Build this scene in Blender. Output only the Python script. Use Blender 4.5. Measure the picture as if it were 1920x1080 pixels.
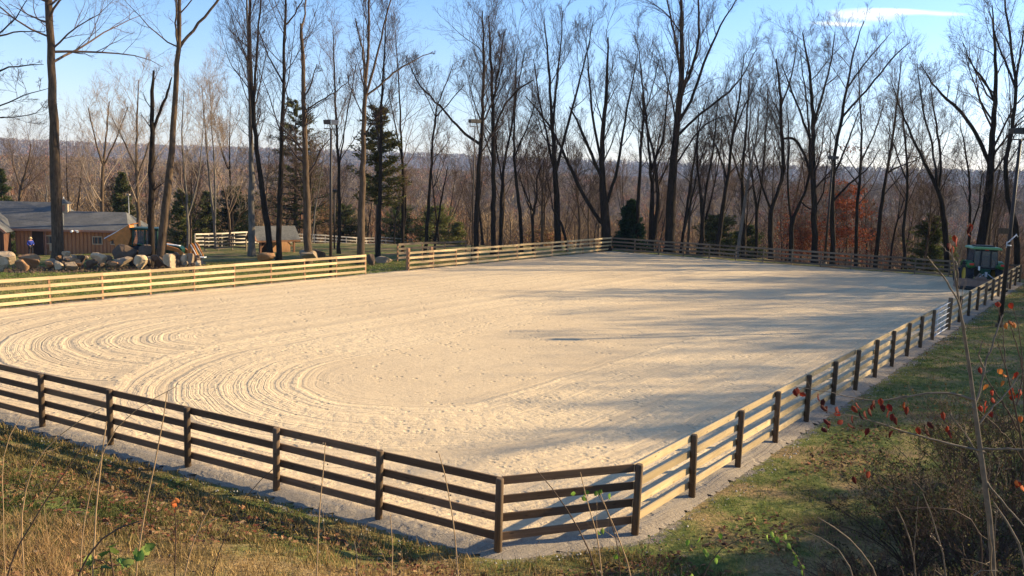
import bpy, math, random
import numpy as np
from math import radians as rad, sin, cos, tan, pi, atan2, sqrt, degrees
from mathutils import Vector, Matrix
random.seed(7)
rng = np.random.default_rng(11)
scene = bpy.context.scene
for o in list(bpy.data.objects): bpy.data.objects.remove(o)
COL = scene.collection
def L(*a): return tuple(a) + (1.0,)

# ------------------------------------------------------------------ camera
FPX, PITCH, ROLL, CAMH = 1540.5, 0.1313627, 0.0318189, 6.4003
cam = bpy.data.cameras.new('camera'); camo = bpy.data.objects.new('camera', cam); COL.objects.link(camo)
cam.sensor_width = 36.0; cam.lens = FPX / 1920 * 36.0; cam.clip_start = 0.1; cam.clip_end = 20000
_F = Vector((0, cos(PITCH), -sin(PITCH))); _X = Vector((1, 0, 0)); _U = Vector((0, sin(PITCH), cos(PITCH)))
_R = _X * cos(ROLL) + _U * sin(ROLL); _UU = -_X * sin(ROLL) + _U * cos(ROLL)
M = Matrix.Identity(4)
for i in range(3): M[i][0] = _R[i]; M[i][1] = _UU[i]; M[i][2] = -_F[i]
M[2][3] = CAMH
camo.matrix_world = M
scene.camera = camo

# ------------------------------------------------------------------ light
SUN_EL = rad(22.8); SUNH = Vector((0.958, 0.287, 0)).normalized()
SUNV = Vector((SUNH.x * cos(SUN_EL), SUNH.y * cos(SUN_EL), sin(SUN_EL)))
sl = bpy.data.lights.new('sun', 'SUN'); sl.energy = 5.0; sl.angle = rad(0.5); sl.color = (1.0, 0.80, 0.50)
so = bpy.data.objects.new('sun', sl); COL.objects.link(so)
so.rotation_euler = SUNV.to_track_quat('Z', 'Y').to_euler()
world = bpy.data.worlds.new('World'); scene.world = world; world.use_nodes = True
wn = world.node_tree.nodes; wl = world.node_tree.links
bg = wn['Background']; bg.inputs['Strength'].default_value = 0.098
sky = wn.new('ShaderNodeTexSky'); sky.sky_type = 'NISHITA'; sky.sun_disc = False
sky.sun_elevation = SUN_EL; sky.sun_rotation = atan2(SUNH.x, SUNH.y)
sky.altitude = 100; sky.air_density = 1.0; sky.dust_density = 0.35; sky.ozone_density = 2.6
# thin wisps of cirrus: in direction space (azimuth/elevation tangents), added to the sky
def wmath(op, a, b=None, c=None):
    n = wn.new('ShaderNodeMath'); n.operation = op
    for i, v in enumerate((a, b, c)):
        if v is None: continue
        if isinstance(v, (int, float)): n.inputs[i].default_value = v
        else: wl.new(v, n.inputs[i])
    return n.outputs[0]
tc = wn.new('ShaderNodeTexCoord'); sp = wn.new('ShaderNodeSeparateXYZ'); wl.new(tc.outputs['Generated'], sp.inputs[0])
ay = wmath('MAXIMUM', sp.outputs[1], 0.05)
az = wmath('DIVIDE', sp.outputs[0], ay); el = wmath('DIVIDE', sp.outputs[2], ay)
cb = wn.new('ShaderNodeCombineXYZ'); wl.new(wmath('MULTIPLY', az, 14), cb.inputs[0]); wl.new(wmath('MULTIPLY', el, 75), cb.inputs[1])
cn = wn.new('ShaderNodeTexNoise'); cn.inputs['Scale'].default_value = 1.0; cn.inputs['Detail'].default_value = 6; wl.new(cb.outputs[0], cn.inputs['Vector'])
tot = None
for (ca, ce, ra, re_, am) in ((0.402, 0.2035, .042, .0065, 1.1), (0.445, 0.2100, .05, .0035, .8), (0.375, 0.1930, .032, .003, .9), (0.50, 0.208, .03, .003, .6), (0.56, 0.203, .02, .005, .4)):
    dx = wmath('DIVIDE', wmath('SUBTRACT', az, ca), ra); dy = wmath('DIVIDE', wmath('SUBTRACT', el, ce), re_)
    dd = wmath('ADD', wmath('MULTIPLY', dx, dx), wmath('MULTIPLY', dy, dy))
    m_ = wmath('MULTIPLY', wmath('EXPONENT', wmath('MULTIPLY', dd, -1.0)), am)
    tot = m_ if tot is None else wmath('ADD', tot, m_)
ms = wmath('MULTIPLY', tot, wmath('MULTIPLY', cn.outputs[0], 1.9)); ms = wmath('MINIMUM', wmath('MAXIMUM', wmath('SUBTRACT', ms, 0.25), 0.0), 0.9)
mx = wn.new('ShaderNodeMix'); mx.data_type = 'RGBA'; mx.inputs[7].default_value = (8.0, 7.8, 7.4, 1)
wl.new(ms, mx.inputs[0]); tn = wn.new('ShaderNodeMix'); tn.data_type = 'RGBA'; tn.blend_type = 'MULTIPLY'; tn.inputs[7].default_value = (.72, .97, 1.05, 1)
wl.new(wmath('MINIMUM', wmath('MAXIMUM', wmath('MULTIPLY', sp.outputs[2], 5.0), 0.0), 1.0), tn.inputs[0]); tn.inputs[6].default_value = (1, 1, 1, 1); hz_ = wn.new('ShaderNodeMix'); hz_.data_type = 'RGBA'; hz_.blend_type = 'MULTIPLY'; hz_.inputs[0].default_value = 1.0; hz_.inputs[7].default_value = (1.10, .95, 1.04, 1); wl.new(sky.outputs[0], hz_.inputs[6]); wl.new(hz_.outputs[2], tn.inputs[6]); wl.new(tn.outputs[2], mx.inputs[6]); wl.new(mx.outputs[2], bg.inputs[0])

scene.view_settings.view_transform = 'Standard'; scene.view_settings.look = 'None'
scene.view_settings.exposure = 1.2; scene.view_settings.gamma = 1.0
scene.render.engine = 'CYCLES'
scene.cycles.max_bounces = 6; scene.cycles.transparent_max_bounces = 8; scene.cycles.volume_bounces = 0

# ------------------------------------------------------------------ pixel <-> place helpers
def pdir(x, y):
    u = (x - 960) / FPX; v = (540 - y) / FPX
    u, v = u * cos(ROLL) - v * sin(ROLL), u * sin(ROLL) + v * cos(ROLL)
    return (u, cos(PITCH) + v * sin(PITCH), -sin(PITCH) + v * cos(PITCH))
def at(x, y, Y):
    q = pdir(x, y); t = Y / q[1]; return Vector((q[0] * t, Y, CAMH + q[2] * t))

# ------------------------------------------------------------------ lie of the land
DV = np.array([0.606, 0.795]); DV = DV / np.linalg.norm(DV)
F1 = np.array([-0.1, 13.5]); R0 = np.array([2.4, 14.4]); FR = np.array([37.6, 60.6]); FC = np.array([9.2, 77.1]); LC = np.array([-28.2, 28.4])
POLY = [F1, R0, FR, FC, LC]          # counter-clockwise
def edge_d(P, A, B):                 # signed distance, positive outside
    e = (B - A) / np.linalg.norm(B - A); n = np.array([e[1], -e[0]])
    return (P - A) @ n
def seg_d(P, A, B):
    e = B - A; t = np.clip(((P - A) @ e) / (e @ e), 0, 1); return np.linalg.norm(P - A - t[:, None] * e, axis=1)
def sdist(P):
    P = np.atleast_2d(P); hs = [edge_d(P, POLY[i], POLY[(i + 1) % 5]) for i in range(5)]
    ins = np.max(hs, axis=0); ds = np.min([seg_d(P, POLY[i], POLY[(i + 1) % 5]) for i in range(5)], axis=0)
    return np.where(ins < 0, -ds, ds)
def sstep(a, b, x):
    t = np.clip((x - a) / (b - a), 0, 1); return t * t * (3 - 2 * t)
_ph = rng.uniform(0, 6.28, 60); _dr = rng.uniform(0, 6.28, 60)
def wav(x, y, base, n=8, s=0):
    r = 0
    for i in range(n):
        k = base * (1.0 + .55 * i); a = _dr[i + s]; r = r + np.sin((x * np.cos(a) + y * np.sin(a)) * k + _ph[i + s]) / (1 + .6 * i)
    return r / 2.2
def terr(x, y):
    x = np.asarray(x, float); y = np.asarray(y, float); sh = x.shape
    P = np.stack([x.ravel(), y.ravel()], 1)
    d = sdist(P)
    dfront = edge_d(P, LC, F1); dleft = edge_d(P, FC, LC); dfar = edge_d(P, FR, FC); dright = edge_d(P, R0, FR)
    X, Y = P[:, 0], P[:, 1]
    q = np.maximum(dfront - 0.75, 11.9 - Y); q = np.where(d > 0, q, -1)
    q = np.clip(q, 0, 16) 
    bank = 0.27 * (np.sqrt(q * q + 0.25) - 0.5) * sstep(0.3, 1.2, d)
    dl = np.clip(dleft, 0, 95); left = -0.045 * np.clip(dl - 1.5, 0, None) - 0.0002 * dl ** 2 - .09 * np.clip(dl - 46, 0, 25)
    df = np.clip(dfar - 3.5, 0, 160); far = -0.10 * df + 0.0
    rr = np.hypot(X, Y)
    near = bank + left * (1 - sstep(0, 60, dfar)) + np.maximum(far, -16) + 0.015 * np.clip(dright - 2, 0, 40)
    val = -14 - 16 * sstep(150, 420, rr) + 32 * sstep(420, 1150, rr) - 20 * sstep(1250, 1700, rr) + 96 * sstep(1900, 3300, rr) + 7 * wav(X, Y, .0016, 6) * sstep(1900, 3000, rr)
    val = val + wav(X, Y, .011, 5, 10) * 2.2 * sstep(130, 300, rr)
    w = sstep(105, 210, rr)
    z = near * (1 - w) + val * w
    z = z + 0.07 * wav(X, Y, .7, 8, 20) * sstep(.5, 2.5, d) + .045 * wav(X, Y, 2.6, 9, 30) * sstep(.4, 1.4, d) * (1 - .6 * sstep(14, 30, Y))
    z = z * sstep(.15, .55, d) - 0.07 * (1 - sstep(.08, .44, d))
    return z.reshape(sh)
def tz(x, y): return float(terr(np.array([x]), np.array([y]))[0])
def ground_px(x, y):
    q = pdir(x, y); t = 4.0
    while t < 400:
        if CAMH + q[2] * t < tz(q[0] * t, q[1] * t): break
        t += 0.25
    return Vector((q[0] * t, q[1] * t, tz(q[0] * t, q[1] * t)))

# ------------------------------------------------------------------ materials
class NT:
    def __init__(s, name):
        s.m = bpy.data.materials.new(name); s.m.use_nodes = True; s.n = s.m.node_tree.nodes; s.l = s.m.node_tree.links
        s.b = s.n['Principled BSDF']; s.b.inputs['Roughness'].default_value = .85; s.b.inputs['Specular IOR Level'].default_value = .25
        s.tc = s.n.new('ShaderNodeTexCoord')
    def put(s, v, sock):
        if hasattr(v, 'links'): s.l.new(v, sock)
        else: sock.default_value = v
    def math(s, op, a, b=None, c=None, clamp=False):
        n = s.n.new('ShaderNodeMath'); n.operation = op; n.use_clamp = clamp
        for i, v in enumerate((a, b, c)):
            if v is not None: s.put(v, n.inputs[i])
        return n.outputs[0]
    def vm(s, op, a, b=None, sc=None):
        n = s.n.new('ShaderNodeVectorMath'); n.operation = op; s.put(a, n.inputs[0])
        if b is not None: s.put(b, n.inputs[1])
        if sc is not None: s.put(sc, n.inputs['Scale'])
        return n.outputs['Value'] if op in ('DOT_PRODUCT', 'LENGTH') else n.outputs['Vector']
    def noise(s, vec, scale, detail=4, rough=.55, dim='3D', w=None):
        n = s.n.new('ShaderNodeTexNoise'); n.noise_dimensions = dim
        if dim == '1D': s.put(w, n.inputs['W'])
        else: s.put(vec, n.inputs['Vector'])
        n.inputs['Scale'].default_value = scale; n.inputs['Detail'].default_value = detail; n.inputs['Roughness'].default_value = rough
        return n.outputs[0]
    def ramp(s, f, stops):
        n = s.n.new('ShaderNodeValToRGB'); s.put(f, n.inputs[0]); r = n.color_ramp
        while len(r.elements) < len(stops): r.elements.new(.5)
        for e, (p, c) in zip(r.elements, stops):
            e.position = p; e.color = c if len(c) == 4 else L(*c)
        return n.outputs[0]
    def mix(s, f, a, b, mode='MIX'):
        n = s.n.new('ShaderNodeMix'); n.data_type = 'RGBA'; n.blend_type = mode
        s.put(f, n.inputs[0]); s.put(a, n.inputs[6]); s.put(b, n.inputs[7]); return n.outputs[2]
    def mapr(s, v, a, b, c=0., d=1.):
        n = s.n.new('ShaderNodeMapRange'); n.interpolation_type = 'SMOOTHSTEP'; s.put(v, n.inputs[0])
        for i, k in enumerate((a, b, c, d)): n.inputs[i + 1].default_value = k
        return n.outputs[0]
    def bump(s, h, dist, strength=1.0):
        n = s.n.new('ShaderNodeBump'); n.inputs['Distance'].default_value = dist; n.inputs['Strength'].default_value = strength
        s.put(h, n.inputs['Height']); s.l.new(n.outputs[0], s.b.inputs['Normal']); return n
    def col(s, c): s.put(c, s.b.inputs['Base Color'])
    def attr(s, name):
        n = s.n.new('ShaderNodeAttribute'); n.attribute_name = name; return n
    def vec(s, v, sc):
        n = s.n.new('ShaderNodeMapping'); s.put(v, n.inputs[0]); n.inputs['Scale'].default_value = sc; return n.outputs[0]

def mat_plain(name, c, rough=.6, metal=0., var=.18, scale=6., bump=0.0, spec=.3):
    t = NT(name); o = t.tc.outputs['Object']
    n = t.noise(o, scale, 6, .6)
    a = tuple(x * (1 - var) for x in c); b = tuple(min(1, x * (1 + var)) for x in c)
    t.col(t.ramp(n, [(.3, a), (.7, b)])); t.b.inputs['Roughness'].default_value = rough; t.b.inputs['Metallic'].default_value = metal
    t.b.inputs['Specular IOR Level'].default_value = spec
    if bump: t.bump(n, bump)
    return t.m
def mat_wood(name, c1, c2, knots=True, along=(1.2, 22, 22)):
    t = NT(name); o = t.tc.outputs['Object']; oi = t.n.new('ShaderNodeObjectInfo')
    off = t.vm('ADD', o, t.vm('SCALE', (13.1, 7.7, 5.3), sc=oi.outputs['Random']))
    g = t.noise(t.vec(off, along), 1.0, 6, .65)
    c = t.ramp(g, [(.3, c1), (.7, c2)])
    rv = t.mapr(oi.outputs['Random'], 0, 1, .66, 1.16)
    c = t.mix(1.0, c, t.n.new('ShaderNodeCombineXYZ').outputs[0], 'MIX') if False else c
    hsv = t.n.new('ShaderNodeHueSaturation'); t.put(c, hsv.inputs['Color']); t.put(rv, hsv.inputs['Value']); c = hsv.outputs[0]
    if knots:
        v = t.n.new('ShaderNodeTexVoronoi'); t.put(t.vec(off, (2.6, 8, 8)), v.inputs['Vector']); v.inputs['Scale'].default_value = 1.0
        k = t.mapr(v.outputs['Distance'], .05, .16, 1, 0)
        c = t.mix(t.math('MULTIPLY', k, .75), c, L(*(x * .35 for x in c1)))
    st = t.noise(off, 1.7, 4); c = t.mix(t.mapr(st, .5, .75, 0, .35), c, L(*(x * .55 for x in c1)))
    t.col(c); t.bump(g, .004); return t.m
def mat_bark(name, c1, c2, sc=1.0):
    t = NT(name); o = t.tc.outputs['Object']
    g = t.noise(t.vec(o, (9 * sc, 9 * sc, 1.6 * sc)), 1.0, 6, .7); h = t.noise(o, .5, 3)
    c = t.mix(t.mapr(h, .35, .65), t.ramp(g, [(.32, c1), (.68, c2)]), t.ramp(g, [(.32, tuple(x * .7 for x in c1)), (.68, tuple(x * .75 for x in c2))]))
    t.col(c); t.b.inputs['Roughness'].default_value = .95; t.b.inputs['Specular IOR Level'].default_value = .1; t.bump(g, .03); return t.m
def mat_vcol(name, rough=.8, trans=0.0, mul=1.0):
    t = NT(name); a = t.attr('Col'); n = t.noise(t.tc.outputs['Object'], 3, 3)
    c = t.mix(t.mapr(n, .3, .7, 0, .35), a.outputs['Color'], L(0.02, .018, .012)); t.col(c); t.b.inputs['Roughness'].default_value = rough
    t.b.inputs['Specular IOR Level'].default_value = .12
    if trans:
        tr = t.n.new('ShaderNodeBsdfTranslucent'); t.put(c, tr.inputs[0]); mxs = t.n.new('ShaderNodeMixShader'); mxs.inputs[0].default_value = trans
        t.l.new(t.b.outputs[0], mxs.inputs[1]); t.l.new(tr.outputs[0], mxs.inputs[2]); t.l.new(mxs.outputs[0], t.n['Material Output'].inputs[0])
    return t.m

MT = {}
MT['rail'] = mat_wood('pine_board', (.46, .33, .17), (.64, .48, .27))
MT['rail_shaded'] = mat_wood('shaded_board', (.125, .074, .040), (.22, .135, .076))  # same boards, with the shade of their backlit side put into the colour
MT['rail_far'] = mat_wood('far_board', (.12, .085, .055), (.21, .155, .105))  # darker boards, the far fence's shade put into the colour
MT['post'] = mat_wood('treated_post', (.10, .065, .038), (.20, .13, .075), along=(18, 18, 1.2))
MT['post_orange'] = mat_wood('cedar_post', (.30, .15, .075), (.42, .23, .12), along=(18, 18, 1.2))  # orange-brown wood of the left-hand fence posts
MT['bark_dark'] = mat_bark('dark_bark', (.015, .011, .008), (.050, .036, .025))
MT['bark_mid'] = mat_bark('brown_bark', (.055, .037, .024), (.17, .115, .072))
MT['bark_grey'] = mat_bark('grey_bark', (.10, .085, .07), (.22, .19, .155))
MT['twig_dark'] = mat_plain('dark_twig', (.050, .031, .022), .9)
MT['twig_mid'] = mat_plain('brown_twig', (.135, .085, .055), .9)
MT['twig_pale'] = mat_plain('pale_twig', (.30, .22, .15), .9)
MT['leafcol'] = mat_vcol('foliage', .75, .25)
MT['litter'] = mat_vcol('litter', .85, .1)
MT['grass'] = mat_vcol('grass_blades', .8, .3)
MT['wood_far'] = mat_vcol('distant_twigs', .95)

# ------------------------------------------------------------------ object helpers
def link(o): COL.objects.link(o); return o
def thing(name, label, cat, loc=(0, 0, 0), rz=0.0, group=None):
    o = link(bpy.data.objects.new(name, None)); o.location = loc; o.rotation_euler = (0, 0, rz); o.empty_display_size = .2
    o['label'] = label; o['category'] = cat
    if group: o['group'] = group
    return o
def tag(o, label=None, cat=None, group=None, kind=None):
    for k, v in (('label', label), ('category', cat), ('group', group), ('kind', kind)):
        if v: o[k] = v
    return o
def npmesh(name, V, F, mat=None, smooth=False, col=None):
    V = np.asarray(V, np.float32); F = np.asarray(F, np.int32); k = F.shape[1]
    me = bpy.data.meshes.new(name); me.vertices.add(len(V)); me.vertices.foreach_set('co', V.ravel())
    me.loops.add(F.size); me.loops.foreach_set('vertex_index', F.ravel())
    me.polygons.add(len(F)); me.polygons.foreach_set('loop_start', np.arange(0, F.size, k, dtype=np.int32))
    me.polygons.foreach_set('loop_total', np.full(len(F), k, np.int32))
    if smooth: me.polygons.foreach_set('use_smooth', np.ones(len(F), bool))
    if col is not None:
        a = me.color_attributes.new('Col', 'FLOAT_COLOR', 'POINT'); c = np.ones((len(V), 4), np.float32); c[:, :3] = col; a.data.foreach_set('color', c.ravel())
    me.update(calc_edges=True)
    if mat: me.materials.append(mat)
    return me
def rotz(a): return Matrix.Rotation(a, 3, 'Z')
class MB:
    def __init__(s): s.v = []; s.f = []; s.sm = []
    def add(s, vs, fs, sm=False):
        o = len(s.v); s.v += [tuple(v) for v in vs]; s.f += [tuple(i + o for i in f) for f in fs]; s.sm += [sm] * len(fs); return s
    def box(s, c, d, R=None):
        c = Vector(c); vs = []
        for i in range(8):
            p = Vector(((i & 1) - .5, ((i >> 1) & 1) - .5, ((i >> 2) & 1) - .5)); p = Vector((p.x * d[0], p.y * d[1], p.z * d[2]))
            vs.append(c + (R @ p if R is not None else p))
        return s.add(vs, [(0, 2, 3, 1), (4, 5, 7, 6), (0, 1, 5, 4), (2, 6, 7, 3), (0, 4, 6, 2), (1, 3, 7, 5)])
    def bar(s, a, b, w, h, up=(0, 0, 1)):
        a = Vector(a); b = Vector(b); x = (b - a).normalized(); z = Vector(up); y = z.cross(x)
        if y.length < 1e-4: y = Vector((0, 1, 0)).cross(x)
        y.normalize(); z = x.cross(y); R = Matrix((x, y, z)).transposed()
        return s.box((a + b) / 2, ((b - a).length, w, h), R)
    def tube(s, pts, rs, n=8, cap=True):
        pts = [Vector(p) for p in pts]; vs = []; up = Vector((.13, .21, 1)).normalized()
        if not hasattr(rs, '__len__'): rs = [rs] * len(pts)
        t0 = (pts[1] - pts[0]).normalized(); u = t0.cross(up if abs(t0.dot(up)) < .9 else Vector((1, 0, 0))).normalized()
        for i, p in enumerate(pts):
            t = (pts[min(i + 1, len(pts) - 1)] - pts[max(i - 1, 0)]).normalized(); u = (u - t * u.dot(t)).normalized(); w = t.cross(u)
            for k in range(n):
                a = 2 * pi * k / n; vs.append(p + (u * cos(a) + w * sin(a)) * rs[i])
        fs = [(i * n + k, i * n + (k + 1) % n, (i + 1) * n + (k + 1) % n, (i + 1) * n + k) for i in range(len(pts) - 1) for k in range(n)]
        s.add(vs, fs, True)
        if cap:
            o = len(s.v) - len(vs); s.f += [tuple(o + k for k in reversed(range(n))), tuple(o + (len(pts) - 1) * n + k for k in range(n))]; s.sm += [False, False]
        return s
    def prism(s, prof, a, b, R=None, c=(0, 0, 0)):   # profile in (x,z), extruded along y from a to b
        n = len(prof); vs = [Vector((p[0], a, p[1])) for p in prof] + [Vector((p[0], b, p[1])) for p in prof]
        if R is not None: vs = [R @ v for v in vs]
        vs = [v + Vector(c) for v in vs]
        return s.add(vs, [tuple(range(n)), tuple(reversed(range(n, 2 * n)))] + [((i + 1) % n, i, n + i, n + (i + 1) % n) for i in range(n)])
    def wheel(s, c, R, w, prof, n=28, axis='Y'):     # prof: list of (r, offset) revolved round an axis through c
        vs = []; c = Vector(c)
        for k in range(n):
            a = 2 * pi * k / n
            for (r, o) in prof:
                vs.append(c + (Vector((r * cos(a), o, r * sin(a))) if axis == 'Y' else Vector((o, r * cos(a), r * sin(a)))))
        m = len(prof); fs = [(k * m + i, k * m + i + 1, ((k + 1) % n) * m + i + 1, ((k + 1) % n) * m + i) for k in range(n) for i in range(m - 1)]
        return s.add(vs, fs, True)
    def mesh(s, name, mat, off=(0, 0, 0)):
        me = bpy.data.meshes.new(name); o = Vector(off); me.from_pydata([Vector(v) - o for v in s.v], [], s.f)
        me.polygons.foreach_set('use_smooth', s.sm); me.update()
        if mat: me.materials.append(mat)
        return me
    def build(s, name, mat, parent=None, off=(0, 0, 0), bevel=0.0, seg=2):
        ob = link(bpy.data.objects.new(name, s.mesh(name, mat, off))); ob.parent = parent
        if bevel:
            b = ob.modifiers.new('bevel', 'BEVEL'); b.width = bevel; b.segments = seg; b.limit_method = 'ANGLE'
        return ob

# ------------------------------------------------------------------ ground
def spaced(c, fine, nf, grow, lim):
    a = [0]; st = fine
    while a[-1] < lim:
        if len(a) > nf: st *= grow
        a.append(a[-1] + st)
    a = np.array(a); return np.concatenate([c - a[:0:-1], c + a])
gx = spaced(0, .4, 90, 1.055, 3500); gy = spaced(28, .4, 95, 1.05, 3500)
GX, GY = np.meshgrid(gx, gy); GZ = terr(GX, GY)
nx, ny = len(gx), len(gy)
idx = np.arange(nx * ny).reshape(ny, nx)
F = np.stack([idx[:-1, :-1], idx[:-1, 1:], idx[1:, 1:], idx[1:, :-1]], -1).reshape(-1, 4)
t = NT('ground_cover'); o = t.tc.outputs['Object']
n1 = t.noise(o, .55, 5, .6); n2 = t.noise(o, 3.2, 5, .65); n3 = t.noise(o, 17, 4, .7); n4 = t.noise(o, .21, 3)
grass = t.ramp(n2, [(.3, (.045, .065, .016)), (.5, (.11, .13, .034)), (.7, (.26, .22, .08))])
straw = t.ramp(n3, [(.3, (.16, .10, .045)), (.7, (.40, .28, .13))])
leafy = t.ramp(n3, [(.3, (.05, .026, .016)), (.7, (.17, .085, .045))])
c = t.mix(t.mapr(n1, .46, .62), grass, straw); c = t.mix(t.mapr(n4, .55, .68, 0, .75), c, leafy)
da = t.attr('dout').outputs['Fac']; ra_ = t.attr('rr').outputs['Fac']
edge = t.math('ADD', da, t.math('ADD', t.math('MULTIPLY', t.math('SUBTRACT', n2, .5), 1.5), t.math('MULTIPLY', t.math('SUBTRACT', n1, .5), 1.2)))
gravel = t.ramp(t.noise(o, 45, 3, .8), [(.3, (.12, .10, .08)), (.55, (.24, .205, .165)), (.75, (.44, .38, .31))])
c = t.mix(t.mapr(edge, .12, .42, 1, 0), c, gravel)
woods = t.ramp(t.noise(o, .09, 6, .7), [(.3, (.075, .052, .036)), (.7, (.17, .12, .08))])
c = t.mix(t.mapr(ra_, 95, 130), c, woods); t.col(c); t.b.inputs['Roughness'].default_value = .95; t.b.inputs['Specular IOR Level'].default_value = .1
t.bump(t.math('ADD', t.math('MULTIPLY', n3, .5), n2), .08)
gm = npmesh('ground', np.stack([GX.ravel(), GY.ravel(), GZ.ravel()], 1), F, t.m, True)
PP = np.stack([GX.ravel(), GY.ravel()], 1)
for nm, val in (('dout', sdist(PP)), ('rr', np.hypot(PP[:, 0], PP[:, 1]))):
    a = gm.attributes.new(nm, 'FLOAT', 'POINT'); a.data.foreach_set('value', val.astype(np.float32))
tag(link(bpy.data.objects.new('ground', gm)), kind='structure')

# arena footing: a sheet of its own, gently uneven, with a low berm at the edge
res = .22
ax = np.arange(-29, 38.6, res); ayy = np.arange(13, 78, res); AX, AY = np.meshgrid(ax, ayy)
P = np.stack([AX.ravel(), AY.ravel()], 1); D = sdist(P)
C1 = np.array([-11.3, 31.6]); C2 = np.array([-3.2, 25.6])
def caps(P, C):
    q = P - C; tt = np.maximum(q @ DV, 0); return np.linalg.norm(q - tt[:, None] * DV, axis=1), tt
r2, t2 = caps(P, C2)
Z = .012 * wav(P[:, 0], P[:, 1], .9, 8, 40) + .03 * np.exp(-((r2 - 8.75) / .22) ** 2) + .02 * np.exp(-((r2 - 3.3) / .15) ** 2) + .004 * rng.normal(size=len(P))
Z -= .07 * sstep(.05, .44, D)
perp = (P - C2) @ np.array([DV[1], -DV[0]])
for k_, (p0, am_) in enumerate([(5.1, .022), (6.6, .016), (9.3, .026), (10.9, .02), (1.6, .014), (-1.2, .014), (3.9, .018), (-4.2, .012), (12.3, .02)]): Z += am_ * np.exp(-((perp - p0 - .12 * np.sin(t2 * .21 + k_)) / .16) ** 2) * sstep(1.5, 5, (P - C2) @ DV) * (.55 + .45 * np.sin(t2 * .9 + k_ * 2))
Z += .04 * np.exp(-((D + .25) / .35) ** 2) * (1 + .5 * wav(P[:, 0], P[:, 1], 2.5, 6, 5))
ai = np.arange(len(P)).reshape(AX.shape)
F = np.stack([ai[:-1, :-1], ai[:-1, 1:], ai[1:, 1:], ai[1:, :-1]], -1).reshape(-1, 4)
F = F[(D[F] < .46).all(1)]
used = np.unique(F); rm = -np.ones(len(P), int); rm[used] = np.arange(len(used))
t = NT('arena_sand'); pos = t.tc.outputs['Object']
def caps_n(C, wob):
    q = t.vm('SUBTRACT', t.vm('MULTIPLY', pos, (1, 1, 0)), (C[0], C[1], 0)); tt = t.math('MAXIMUM', t.vm('DOT_PRODUCT', q, (DV[0], DV[1], 0)), 0.0)
    r = t.vm('LENGTH', t.vm('SUBTRACT', q, t.vm('SCALE', (DV[0], DV[1], 0), sc=tt)))
    return t.math('ADD', r, wob), tt
wob = t.math('MULTIPLY', t.math('SUBTRACT', t.noise(pos, .45, 2), .5), .45)
rA, tA = caps_n(C1, wob); rB, tB = caps_n(C2, wob)
def groove(r, seed):
    w = t.math('ADD', r, seed)
    a = t.noise(None, 1.25, 1, .5, '1D', w); b = t.noise(None, 6.5, 2, .6, '1D', w)
    a = t.mapr(a, .38, .58); b = t.mapr(b, .36, .60)
    return t.math('ADD', t.math('MULTIPLY', a, .72), t.math('MULTIPLY', b, .26))
inB = t.mapr(rB, 8.6, 8.8, 1, 0)
gA = groove(rA, 3.7); gB = groove(rB, 41.3)
hA = t.math('MULTIPLY', gA, t.mapr(tA, -.5, 6.0, 1.0, .5)); hB = t.math('MULTIPLY', gB, t.math('MULTIPLY', t.mapr(tB, .5, 7.0, 1.0, .58), t.mapr(rB, 2.6, 3.4, .2, 1.0)))
gr = t.math('ADD', t.math('MULTIPLY', hA, t.math('SUBTRACT', 1.0, inB)), t.math('MULTIPLY', hB, inB))
brk = t.mapr(t.noise(pos, 2.4, 4, .6), .3, .6, .45, 1.0)
gr = t.math('MULTIPLY', gr, brk)
clod = t.noise(pos, 5.5, 5, .7); fine = t.noise(pos, 26, 4, .75)
vv = t.n.new('ShaderNodeTexVoronoi'); t.put(t.vec(pos, (1, 1, 1)), vv.inputs['Vector']); vv.inputs['Scale'].default_value = 3.1
prints = t.math('MULTIPLY', t.mapr(vv.outputs['Distance'], .10, .30, 1, 0), t.mapr(t.noise(pos, .6, 3), .42, .62))
h = t.math('ADD', t.math('MULTIPLY', gr, .98), t.math('ADD', t.math('MULTIPLY', clod, .36), t.math('MULTIPLY', fine, .25)))
h = t.math('SUBTRACT', h, t.math('MULTIPLY', prints, .55))
t.bump(h, .048)
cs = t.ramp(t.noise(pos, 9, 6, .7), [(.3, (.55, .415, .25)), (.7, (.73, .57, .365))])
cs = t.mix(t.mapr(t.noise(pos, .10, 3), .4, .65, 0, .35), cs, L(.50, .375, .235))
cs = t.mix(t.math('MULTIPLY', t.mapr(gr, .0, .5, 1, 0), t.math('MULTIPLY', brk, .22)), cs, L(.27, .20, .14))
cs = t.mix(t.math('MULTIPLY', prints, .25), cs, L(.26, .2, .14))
de = t.attr('dout').outputs['Fac']
cs = t.mix(t.mapr(t.math('ADD', de, t.math('MULTIPLY', t.math('SUBTRACT', clod, .5), .8)), -.55, -.1, 0, .9), cs, t.ramp(t.noise(pos, 40, 3, .8), [(.3, (.15, .13, .105)), (.6, (.30, .255, .205)), (.8, (.48, .41, .33))]))
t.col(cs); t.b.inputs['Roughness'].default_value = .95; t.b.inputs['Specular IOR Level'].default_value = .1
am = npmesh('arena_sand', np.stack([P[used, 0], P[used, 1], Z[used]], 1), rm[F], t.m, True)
a = am.attributes.new('dout', 'FLOAT', 'POINT'); a.data.foreach_set('value', D[used].astype(np.float32))
tag(link(bpy.data.objects.new('arena_sand', am)), kind='structure')

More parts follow.
